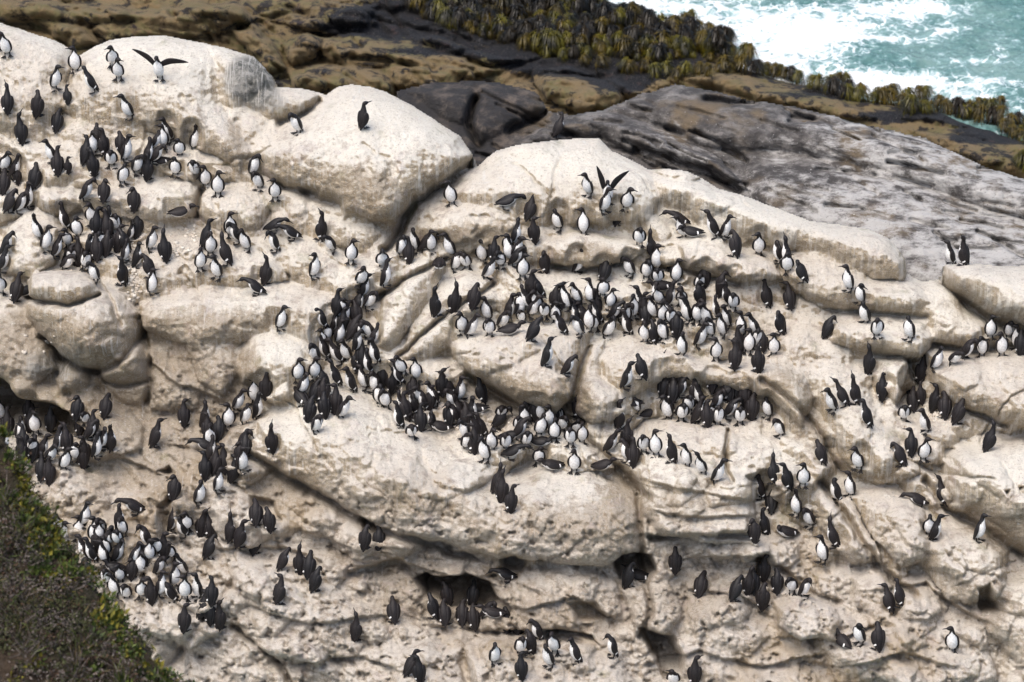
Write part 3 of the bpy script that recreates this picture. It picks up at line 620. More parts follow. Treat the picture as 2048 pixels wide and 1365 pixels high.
for (gu, gv, ru, rv, am) in ((230, 810, 200, 70, 1.0), (380, 800, 110, 130, .9), (50, 700, 90, 80, .8), (170, 670, 90, 50, .5), (480, 640, 190, 28, .45), (1040, 790, 110, 40, .6), (690, 370, 110, 55, .45), (760, 430, 40, 60, .5),
                             (800, 1010, 260, 45, .45), (1150, 1050, 140, 60, .5), (1390, 1000, 120, 80, .4), (1990, 1060, 80, 50, .6), (1050, 1230, 240, 80, .6), (850, 1180, 120, 60, .6), (1400, 1200, 130, 80, .5), (1560, 760, 70, 60, .4),
                             (1620, 850, 50, 60, .5), (250, 950, 130, 40, .7), (350, 1020, 60, 60, .7), (560, 970, 80, 40, .5), (1950, 790, 120, 40, .35), (1240, 1010, 40, 120, .5), (1700, 600, 100, 20, .45), (1970, 1210, 60, 60, .7), (330, 220, 160, 26, .3), (470, 300, 30, 60, .5),
                             (500, 740, 30, 60, .5), (870, 480, 60, 22, .5), (960, 460, 70, 24, .5), (1180, 510, 90, 22, .6), (1400, 540, 90, 22, .5), (720, 1110, 150, 40, .45), (1150, 800, 30, 60, .5), (1400, 770, 120, 20, .5), (1920, 610, 30, 60, .5), (640, 1260, 140, 90, .3)):
    bareness += am * np.exp(-(((Uw - gu) / ru) ** 2 + ((Vw - gv) / rv) ** 2))
bareness = np.clip(bareness, 0, 1.1)
H -= .30 * np.exp(-(((U - 220) / 170) ** 2 + ((V - 830) / 60) ** 2))
clean = np.zeros_like(U)
for (gu, gv, ru, rv) in ((1500, 430, 240, 70), (1120, 330, 170, 60), (760, 230, 160, 70), (300, 120, 160, 60), (1960, 600, 120, 60), (1990, 930, 90, 40), (570, 690, 60, 40), (650, 830, 90, 50)):
    clean += np.exp(-(((U - gu) / ru) ** 2 + ((V - gv) / rv) ** 2))
clean = np.clip(clean, 0, 1)
sm = 1 - 0.75 * clean
H += sm * (0.075 * fbm(U, V, 45, 5, 11, .6) + 0.03 * fbm(U, V, 12, 2, 12)) + 0.02 * fbm(U, V, 30, 4, 19, .6) + (0.4 + .6 * sm) * (0.035 * fbm(U, V, 9, 2, 21) + 0.022 * fbm(U, V, 5.5, 1, 22))
# conglomerate: pits, knobs and sloping strata
st = fbm(U + 0.45 * V, (V - 0.35 * U) * 3.2, 70, 4, 13)
H += rough * (0.13 * st + 0.15 * fbm(U, V, 60, 5, 14, .6) - 0.13 * sstep(0.08, 0.34, fbm(U, V, 18, 4, 15, .6)) + 0.07 * fbm(U, V, 15, 3, 25) + 0.06 * fbm(U, V, 9, 2, 16))
H += 0.05 * fbm(U * 2.2, V * 0.6, 40, 3, 17) * (1 - clean)
H -= 0.07 * sstep(0.22, 0.36, fbm(U, V, 34, 3, 18)) * (1 - clean)
CRACKS = [
    ([(275, 640), (290, 690), (300, 760), (294, 805)], 6, .32), ([(84, 676), (118, 718), (160, 742), (196, 746), (236, 732), (268, 700), (286, 664)], 6, .32), ([(196, 746), (215, 768), (250, 772), (292, 762)], 5, .25),
    ([(490, 895), (560, 948), (650, 1003), (720, 1044), (800, 1074), (900, 1092)], 9, .45), ([(770, 500), (800, 460), (830, 402), (880, 372), (948, 322)], 9, .6),
    ([(750, 600), (830, 552), (890, 522)], 6, .35), ([(800, 715), (880, 640), (985, 570)], 5, .3), ([(930, 755), (1010, 800), (1080, 832), (1160, 872), (1230, 932), (1290, 992)], 9, .38),
    ([(1182, 695), (1152, 760), (1140, 825)], 6, .35), ([(1520, 762), (1600, 822), (1650, 882), (1690, 950)], 6, .25), ([(1640, 962), (1700, 1052), (1760, 1142), (1830, 1192)], 8, .45),
    ([(1850, 962), (1900, 1022), (1965, 1066), (2048, 1110)], 9, .45), ([(1885, 560), (1930, 602), (1990, 642), (2060, 676)], 8, .5), ([(1920, 812), (1960, 828), (2012, 852)], 5, .3),
    ([(400, 380), (394, 432)], 5, .3), ([(1455, 862), (1450, 922), (1462, 962)], 4, .3), ([(1276, 985), (1282, 1080), (1290, 1172), (1300, 1232), (1280, 1272)], 6, .35),
    ([(1300, 1072), (1400, 1066), (1512, 1074)], 6, .35), ([(560, 365), (620, 395), (680, 410)], 9, .35), ([(1090, 530), (1160, 540), (1260, 526)], 6, .3), ([(1310, 530), (1400, 548), (1480, 568)], 6, .25),
    ([(58, 592), (100, 606), (150, 610), (205, 590)], 5, .4), ([(200, 560), (230, 600), (250, 650)], 5, .2), ([(330, 1340), (420, 1230), (470, 1160)], 8, .2), ([(470, 1250), (560, 1330), (600, 1400)], 6, .3),
    ([(640, 200), (600, 235), (560, 248)], 7, .35), ([(1240, 880), (1290, 840), (1350, 842)], 5, .2), ([(1830, 730), (1840, 770), (1800, 810)], 8, .4),
    ([(1560, 1130), (1620, 1190), (1680, 1210)], 7, .25), ([(700, 1150), (800, 1130), (900, 1190)], 7, .2),
    ([(900, 1250), (1000, 1270), (1080, 1262)], 7, .25), ([(1740, 705), (1850, 728)], 7, .3), ([(1570, 580), (1680, 622), (1850, 640)], 6, .22), ([(1870, 690), (1960, 700), (2060, 692)], 7, .3),
]
cuts(Uw, Vw, H, CRACKS)
for i in range(46):                    # thin jagged fractures
    cu, cv = random.uniform(-60, 2120), random.uniform(200, 1430); a = random.choice((.5, .35, -.9, 1.35, .1)) + random.gauss(0, .25); pts = [(cu, cv)]
    for j in range(random.randint(3, 7)):
        L = random.uniform(10, 30); a += random.gauss(0, .22); pts.append((pts[-1][0] + L * math.cos(a), pts[-1][1] + L * math.sin(a)))
    CRACKS.append((pts, random.uniform(2.2, 3.2), random.uniform(.03, .09)))
cuts(Uw, Vw, H, CRACKS[-46:])
H += (0.05 - 0.03 * clean) * fbm(U, V * 1.3, 60, 5, 27, .6, True)
LEDGES = [([(1290, 1066), (1400, 1072), (1520, 1060)], .16), ([(700, 1140), (800, 1120), (900, 1150), (1000, 1172)], .16), ([(600, 1060), (720, 1098), (860, 1092)], .12), ([(1050, 1212), (1150, 1190), (1230, 1242)], .18),
          ([(430, 1100), (560, 1095), (640, 1122)], .14), ([(860, 1250), (960, 1264), (1080, 1258), (1200, 1292)], .15), ([(1370, 1120), (1500, 1105), (1570, 1132)], .14), ([(1560, 1272), (1680, 1276), (1760, 1240)], .18),
          ([(250, 1190), (350, 1200), (450, 1242)], .12), ([(500, 1210), (620, 1242), (760, 1230)], .15), ([(1290, 955), (1380, 975), (1500, 1000)], .12), ([(1300, 1012), (1400, 1030), (1510, 1030)], .14),
          ([(120, 930), (250, 918), (350, 962)], .15), ([(1750, 1180), (1850, 1168), (1960, 1242)], .16), ([(290, 720), (350, 762), (440, 802)], .14), ([(1280, 1332), (1400, 1302), (1520, 1332), (1640, 1310)], .18), ([(580, 1330), (720, 1310), (800, 1334)], .16),
          ([(1380, 1180), (1480, 1190), (1540, 1230)], .14), ([(330, 890), (420, 900), (480, 960)], .12), ([(1680, 1330), (1800, 1300), (1900, 1330)], .16), ([(880, 1160), (1000, 1150), (1100, 1185)], .10)]
for pts, dep in LEDGES:
    s = window(Uw, Vw, pts, 90)
    yl = np.interp(Uw[s], [p_[0] for p_ in pts], [p_[1] for p_ in pts]); up_ = yl - Vw[s]
    ends = sstep(pts[0][0] - 30, pts[0][0] + 30, Uw[s]) * sstep(pts[-1][0] + 30, pts[-1][0] - 30, Uw[s])
    H[s] += dep * ends * (np.exp(-np.clip(up_, 0, None) / 42) * sstep(-4, 5, up_) - .5 * np.exp(-(np.clip(-up_ - 4, 0, None) / 12)) * sstep(3, -4, up_))
H += rough * 0.14 * fbm(U, V * 1.4, 130, 4, 28, .55, True)
CAVES = [
    ([(-140, 725), (0, 748), (40, 792), (96, 800), (140, 822), (172, 862), (160, 884), (100, 906), (40, 900), (-140, 890)], 2.2, 18),
    ([(822, 1155), (850, 1140), (880, 1150), (930, 1143), (985, 1163), (1000, 1195), (1030, 1215), (1020, 1240), (965, 1225), (900, 1222), (846, 1200)], 1.3, 16),
    ([(1222, 1122), (1240, 1104), (1268, 1096), (1304, 1104), (1314, 1140), (1284, 1168), (1238, 1162)], 1.1, 14), ([(996, 1118), (1030, 1106), (1054, 1125), (1044, 1150), (1008, 1144)], .55, 12),
    ([(866, 1088), (930, 1098), (985, 1132), (940, 1128), (880, 1114)], .45, 12), ([(1270, 1250), (1310, 1258), (1352, 1268), (1376, 1312), (1368, 1352), (1330, 1362), (1296, 1310)], 1.1, 18),
    ([(716, 1030), (757, 1038), (770, 1084), (728, 1084)], .4, 12), ([(1080, 1255), (1130, 1258), (1180, 1268), (1200, 1292), (1090, 1290)], .8, 12), ([(1508, 1098), (1542, 1103), (1548, 1156), (1512, 1156)], .45, 12),
    ([(498, 985), (552, 998), (566, 1045), (505, 1040)], .4, 14), ([(305, 942), (338, 928), (356, 950), (330, 956)], .35, 10), ([(310, 1010), (352, 980), (360, 1065), (328, 1070)], .5, 14),
    ([(1946, 1172), (1975, 1158), (2004, 1222), (1958, 1232)], .5, 14), ([(590, 366), (650, 378), (640, 398), (600, 392)], .35, 10), ([(1796, 770), (1830, 760), (1850, 800), (1840, 860), (1800, 850)], .3, 20),
    ([(2020, 970), (2036, 968), (2034, 990), (2018, 990)], .3, 8), ([(1985, 978), (2004, 974), (2000, 996)], .3, 8), ([(1130, 1200), (1190, 1190), (1230, 1240), (1150, 1250)], .35, 16),
    ([(960, 520), (1010, 515), (1000, 540), (962, 545)], .15, 10), ([(1520, 1060), (1600, 1062), (1590, 1076), (1530, 1078)], .2, 8), ([(1480, 945), (1530, 930), (1560, 980), (1510, 1010)], .35, 16),
]
caves(Uw, Vw, H, CAVES)
# every bird has a little level footing with room behind it
H0 = H.copy()
for (bx, by, fc_, ps_, s_) in BIRDS + EXTRA:
    s = window(U, V, [(bx, by - 14)], 60)
    if U[s].size == 0: continue
    iv, iu = int(round((by - V0g[0]) / 2.5)), int(round((bx - U0g[0]) / 2.5))
    if not (4 < iv < U.shape[0] - 4 and 4 < iu < U.shape[1] - 4): continue
    dv = by - V[s]; lim = np.maximum(H0[iv, iu] + 0.0064 * dv - 0.060 * sstep(0, 10, dv), H0[s] - .16)
    wgt = sstep(1.5, .45, ((U[s] - bx) / 22) ** 2 + ((dv - 24) / 32) ** 2) * sstep(-3, 6, dv)
    H[s] = H[s] * (1 - wgt) + np.minimum(H[s], lim) * wgt
    H[s] += 0.035 * np.exp(-((U[s] - bx) / 11) ** 2 - ((V[s] - by - 5) / 7) ** 2) 
# the rock mass rounds off behind its crest
de = seg_dist(U, V, CREST[1:-3], False)
H -= 0.35 * (1 - np.sqrt(np.clip(1 - (1 - np.clip(de / 40, 0, 1)) ** 2, 0, 1)))
rock = relief("rock_slope", U, V, mask, H, (0, 0, 0), math.radians(38), M_ROCK,
              {"rough": rough, "grey": grey, "clean": clean, "bareness": bareness}, back=(0, 1.6, -4.0))
tag(rock, "guano whitened sandstone slope of rounded boulders covered in seabirds", "rock", kind="structure")

# ---- the grey rock behind its crest
U, V = grid(770, 2180, 120, 640, 3.0)
Uw = U + 10 * fbm(U, V, 60, 3, 31); Vw = V + 8 * fbm(U, V, 60, 3, 32)
GREYO = [(800, 215), (790, 182), (860, 166), (950, 160), (1000, 165), (1075, 183), (1100, 222), (1150, 228), (1200, 222), (1240, 205), (1290, 184), (1350, 168), (1420, 178), (1500, 200),
         (1600, 215), (1700, 240), (1790, 262), (1850, 275), (1900, 300), (1960, 330), (2050, 358), (2200, 410), (2200, 640), (770, 640), (770, 300)]
mask = in_poly(U + 4 * fbm(U, V, 26, 2, 33), V + 5 * fbm(U, V, 26, 2, 34), GREYO)
H = (0.25 * fbm(U, V, 240, 3, 35)).astype(np.float32)
domes(Uw, Vw, H, [
    ([(790, 182), (860, 164), (950, 158), (960, 200), (940, 260), (880, 240), (830, 207)], .35, -.1, 45, .1), ([(945, 162), (1000, 163), (1085, 183), (1100, 225), (1020, 262), (960, 292), (935, 262)], .4, -.1, 45, .1),
    ([(1025, 290), (1070, 262), (1120, 234), (1180, 222), (1235, 224), (1330, 262), (1440, 320), (1500, 380), (1420, 350), (1300, 330), (1200, 270), (1060, 300)], .5, .05, 45, .1),
    ([(1190, 225), (1290, 182), (1350, 166), (1420, 176), (1560, 206), (1700, 238), (1850, 273), (1960, 328), (2200, 405), (2200, 480), (1980, 420), (1760, 340), (1560, 300), (1420, 300), (1280, 245)], .45, .0, 50, .15),
    ([(1480, 320), (1620, 300), (1800, 330), (2000, 420), (2200, 470), (2200, 640), (1800, 560), (1650, 470), (1500, 400)], .4, .0, 80, .15)])
for i in range(210):
    cu, cv = random.uniform(800, 2150), random.uniform(170, 580); L = random.uniform(30, 140); a = random.gauss(.30, .18)
    cuts(Uw, Vw, H, [([(cu, cv), (cu + L * math.cos(a), cv + L * math.sin(a))], random.uniform(2.5, 5), random.uniform(.05, .22))])
cuts(Uw, Vw, H, [([(1410, 200), (1460, 208), (1510, 206)], 7, .35), ([(1270, 300), (1330, 318), (1420, 345), (1480, 380)], 8, .4), ([(960, 290), (935, 245), (950, 200)], 8, .5), ([(1020, 262), (1090, 226)], 8, .4),
                 ([(1585, 235), (1625, 240)], 7, .4), ([(1690, 232), (1715, 240)], 6, .35)])
H += 0.09 * fbm(U - 0.3 * V, (V - 0.35 * U) * 2.6, 55, 5, 36, 0.6) + 0.03 * fbm(U, V, 12, 3, 37)
pale = np.clip(sstep(1350, 1950, U + 1.2 * (V - 250)) * .9 + .55 * np.exp(-(((U - 1330) / 110) ** 2 + ((V - 300) / 50) ** 2)), 0, 1)
wet = np.clip(sstep(1130, 1030, U + .5 * (V - 220)) , 0, 1)
grey_rock = relief("grey_rock", U, V, mask, H, (0, 7, 0), math.radians(15), M_GREY, {"pale": pale, "wet": wet}, back=(0, 1.0, -2.5))
tag(grey_rock, "smooth grey rock streaked with droppings behind the white crest", "rock", kind="structure")

# ---- the tidal shelf with its worn sandstone, down to the sea
U, V = grid(-150, 2200, -90, 470, 3.0)
Uw = U + 16 * fbm(U, V, 70, 3, 41) + 5 * fbm(U, V, 16, 2, 43); Vw = V + 12 * fbm(U, V, 70, 3, 42) + 4 * fbm(U, V, 16, 2, 44)
SHORE = [(-200, -200), (1150, -200), (1165, -20), (1250, 22), (1330, 60), (1450, 80), (1478, 140), (1540, 158), (1640, 182), (1720, 200), (1840, 225), (1920, 250), (2048, 290), (2300, 360), (2300, 600), (-200, 600)]
sd = sdist(Uw, Vw, SHORE)
H = (0.20 * fbm(U, V, 200, 3, 45) - 0.05).astype(np.float32)
domes(Uw, Vw, H, [(p_, a_ * 1.9, b_, w_ * 1.1, k_) for p_, a_, b_, w_, k_ in [
    ([(-150, -20), (120, 8), (300, 22), (500, 0), (525, 40), (440, 72), (300, 62), (100, 52), (-150, 40)], .5, .1, 30, .1), ([(70, 45), (120, 38), (182, 50), (195, 92), (150, 97), (108, 77)], .35, .05, 25, .1),
    ([(178, 62), (240, 30), (300, 38), (380, 58), (425, 77), (330, 75), (215, 86)], .3, .1, 20, .1), ([(465, 62), (510, 48), (562, 110), (580, 142), (540, 150), (500, 102)], .4, .1, 25, .1),
    ([(580, 152), (640, 128), (700, 128), (762, 143), (795, 165), (785, 190), (700, 190), (600, 190)], .4, .1, 28, .1), ([(560, 90), (610, 60), (650, 75), (640, 120), (590, 135)], .35, .05, 26, .1),
    ([(636, 76), (700, 66), (762, 73), (835, 84), (905, 108), (965, 128), (995, 142), (970, 154), (880, 154), (790, 144), (700, 134), (645, 114)], .4, .0, 22, .1),
    ([(755, 142), (820, 133), (900, 128), (955, 134), (950, 164), (870, 180), (795, 178)], .4, .1, 24, .1), ([(1068, 165), (1100, 150), (1180, 153), (1235, 160), (1290, 192), (1230, 222), (1150, 226), (1095, 205)], .5, .15, 30, .1),
    ([(1085, 146), (1140, 133), (1185, 150), (1120, 158)], .3, .05, 16, .1), ([(826, 80), (870, 70), (930, 93), (1000, 113), (1045, 126), (990, 132), (920, 118), (856, 102)], .32, .05, 16, .1),
    ([(1370, 165), (1440, 146), (1500, 153), (1560, 173), (1620, 183), (1700, 208), (1760, 237), (1680, 240), (1560, 212), (1450, 186)], .3, .0, 20, .1), ([(1820, 258), (1900, 268), (1980, 288), (2080, 330), (2080, 380), (1960, 335), (1870, 302)], .35, .0, 24, .1),
    ([(900, -60), (1000, -50), (1160, -30), (1150, 0), (1000, 10)], .2, .0, 20, .0), ([(480, 0), (600, -10), (760, 10), (740, 50), (620, 60), (520, 40)], .25, .0, 26, .1)]])
for i in range(420):
    cu, cv = random.uniform(-100, 2150), random.uniform(-60, 330)
    r = random.uniform(8, 26); asp = random.uniform(1.3, 2.8); pts = []
    for j in range(8):
        t = j / 8 * 2 * math.pi; rr = r * random.uniform(.7, 1.3)
        pts.append((cu + rr * math.cos(t) * asp, cv + rr * math.sin(t) * .8 + .2 * rr * math.cos(t)))
    s = window(Uw, Vw, pts, 4)
    d = sdist(Uw[s], Vw[s], pts); q = np.clip(d / (r * .7), 0, 1)
    H[s] += np.where(d > 0, r * 0.0085 * random.uniform(.6, 1.5) * np.sqrt(1 - (1 - q) ** 2), 0)
for i in range(200):
    cu, cv = random.uniform(-50, 1350), random.uniform(-20, 240); L = random.uniform(30, 130); a = random.gauss(.25, .4)
    cuts(Uw, Vw, H, [([(cu, cv), (cu + L * math.cos(a), cv + L * math.sin(a))], random.uniform(3, 7), random.uniform(.06, .22))])
H += 0.26 * fbm(U, V * 1.6, 44, 6, 46, 0.62)
H -= 0.2 * sstep(16, 0, sd) + 2.2 * sstep(4, -40, sd)
dark = np.zeros_like(U)
for (gu, gv, ru, rv, am) in ((980, 40, 260, 70, 1.0), (1300, 90, 190, 60, 1.1), (760, 40, 120, 40, .55), (1180, 140, 120, 22, .9), (1060, 118, 90, 22, .7), (1240, 170, 60, 26, .9), (90, 20, 160, 10, .4), (420, 130, 60, 25, .5), (560, 165, 40, 20, .6), (650, 150, 40, 16, .5), (300, 60, 120, 12, .45), (700, 60, 60, 14, .5), (850, 110, 90, 10, .5), (1640, 192, 160, 12, .7), (1800, 235, 120, 14, .9), (1960, 275, 90, 22, .9), (350, 110, 180, 12, .5), (560, 30, 70, 40, .35)):
    dark += am * np.exp(-(((U - gu) / ru) ** 2 + ((V - gv) / rv) ** 2))
dark = np.clip(dark, 0, 1.1) + sstep(18, -5, sd) * .5
shelf = relief("tidal_shelf", U, V, np.ones_like(U, bool), H, (0, 12, -4.2), math.radians(1.0), M_SHELF, {"dark": dark}, back=(0, .1, -1.5))
tag(shelf, "worn brown sandstone shelf with dark mussel beds below the kelp", "shore", kind="structure")

# ---- the sea
xs = np.concatenate([np.linspace(-400, -1, 14), np.arange(0.4, 11.0, 0.028), np.linspace(12, 400, 14)])
ys = np.concatenate([np.linspace(-12, 16, 8), np.arange(16.6, 27.5, 0.030), np.linspace(28, 900, 16)])
X, Y = np.meshgrid(xs, ys)
near = (X > 0) & (X < 11.2) & (Y > 16.3) & (Y < 27.7)
Z = -4.62 + np.where(near, 0.30 * fbm(X, Y * 1.5, 1.9, 3, 51) + 0.14 * fbm(X, Y * 1.3, .5, 4, 52, .55, True), 0)
pu, pv = to_px(np.stack([X, Y, Z], -1).reshape(-1, 3)); pu = pu.reshape(X.shape); pv = pv.reshape(X.shape)
wu = pu + 60 * fbm(pu, pv, 120, 3, 53); wv = pv + 30 * fbm(pu, pv, 90, 3, 54)
foam = np.full(X.shape, .05)
for (gu, gv, ru, rv, am) in ((1430, 40, 190, 45, .75), (1560, 110, 150, 45, .85), (1690, 30, 150, 40, .6), (1840, 12, 90, 18, .8), (1820, 170, 160, 28, 1.0), (1720, 170, 90, 26, .6), (1650, 70, 80, 24, .6), (1890, 58, 36, 9, .9), (1980, 205, 70, 24, .5), (2000, 165, 70, 6, .55), (1960, 120, 90, 5, .5), (1800, 75, 120, 8, .55), (1500, 150, 80, 18, .7), (2020, 240, 60, 20, .45), (2010, 100, 20, 26, .4), (1260, 5, 90, 30, .6)):
    foam += am * np.exp(-((((wu - gu) / ru) ** 2 + ((wv - gv) / rv) ** 2)) ** 1.2)
R_, C_ = X.shape; idx = np.arange(R_ * C_).reshape(R_, C_)
sea = new_mesh("sea_water", np.stack([X, Y, Z], -1).reshape(-1, 3), np.stack([idx[:-1, :-1], idx[:-1, 1:], idx[1:, 1:], idx[1:, :-1]], -1).reshape(-1, 4), [M_WATER], attrs={"foam": np.clip(foam, 0, 1.2)})
tag(sea, "churning teal sea with white foam beyond the kelp", "sea", kind="structure")


# ------------------------------------------------------------------ the murres
M_DARK = plain("murre_brown", (0.017, 0.0128, 0.0125), 0.6, 0.3, scale=60.0, c2=(0.0085, 0.0070, 0.0074))
M_BLACK = plain("murre_slate", (0.012, 0.0100, 0.0108), 0.55, 0.3, scale=60.0, c2=(0.006, 0.0055, 0.006))
M_WHITE = plain("murre_white", (0.80, 0.79, 0.77), 0.8, 0.2, scale=40.0, c2=(0.66, 0.635, 0.60))
M_BILL = plain("murre_bill", (0.012, 0.011, 0.011), 0.45, 0.4)
M_FOOT = plain("murre_foot", (0.020, 0.018, 0.017), 0.6, 0.3)
ANG = {'F': -90, 'FR': -45, 'R': 0, 'BR': 45, 'B': 90, 'BL': 135, 'L': 180, 'FL': -135}


def loft(cent, rl, rd, lat0, nseg=20):
    """closed tube along points, elliptical rings; returns verts, quads, ventral angle of every face"""
    n = len(cent); V_ = []; lat = np.array(lat0, float)
    for i in range(n):
        t = cent[min(i + 1, n - 1)] - cent[max(i - 1, 0)]; t = t / np.linalg.norm(t)
        lat = lat - t * (lat @ t); lat /= np.linalg.norm(lat)
        dv = np.cross(lat, t)          # towards the belly or the back
        for j in range(nseg):
            a = 2 * math.pi * (j + .5) / nseg
            V_.append(cent[i] + lat * math.sin(a) * rl[i] + dv * math.cos(a) * rd[i])
    F_ = []; A_ = []; S_ = []
    for i in range(n - 1):
        for j in range(nseg):
            k_ = (j + 1) % nseg
            F_.append((i * nseg + j, (i + 1) * nseg + j, (i + 1) * nseg + k_, i * nseg + k_))
            a = (360.0 * (j + 1) / nseg) % 360; A_.append(min(a, 360 - a)); S_.append(i)
    for i, rev in ((0, 1), (n - 1, 0)):
        V_.append(cent[i]); c = len(V_) - 1
        for j in range(nseg):
            k_ = (j + 1) % nseg
            f = (i * nseg + j, i * nseg + k_, c, c)
            F_.append(f if rev else (f[1], f[0], c, c)); A_.append(180); S_.append(i)
    return np.array(V_), F_, np.array(A_), np.array(S_)


def mesh_of(name, V_, F_, mats, mi):
    me = bpy.data.meshes.new(name)
    me.from_pydata([tuple(v) for v in V_], [], [tuple(dict.fromkeys(f)) for f in F_])
    for m in mats: me.materials.append(m)
    me.polygons.foreach_set("material_index", np.asarray(mi, np.int32))
    me.polygons.foreach_set("use_smooth", np.ones(len(F_), bool))
    me.update()
    return me


def crv(pts, n):
    """Catmull-Rom through rows of numbers"""
    P = np.array(pts, float); P = np.vstack([2 * P[0] - P[1], P, 2 * P[-1] - P[-2]]); out = []
    m = len(P) - 3
    for i in range(n):
        x = i / (n - 1) * m; j = min(int(x), m - 1); t = x - j
        a, b, c, d = P[j:j + 4]
        out.append(.5 * (2 * b + (c - a) * t + (2 * a - 5 * b + 4 * c - d) * t * t + (3 * b - a - 3 * c + d) * t ** 3))
    return np.array(out)


POSE = {  # body pitch, neck pitch, neck length, head pitch
 'n': (68, 82, .092, 4), 'u': (71, 90, .098, 52), 'l': (68, 84, .094, 4), 'r': (68, 84, .094, 4), 'd': (63, 44, .070, -58),
 'p': (66, 80, .050, -28), 'b': (24, 8, .085, -40), 's': (12, 62, .060, 0), 'w': (74, 86, .075, 4), 'v': (74, 86, .075, 4)}


def rot(p, yaw=0):
    p, yaw = math.radians(p), math.radians(yaw)
    return np.array([math.cos(p) * math.cos(yaw), math.cos(p) * math.sin(yaw), math.sin(p)])


PROTO = {}


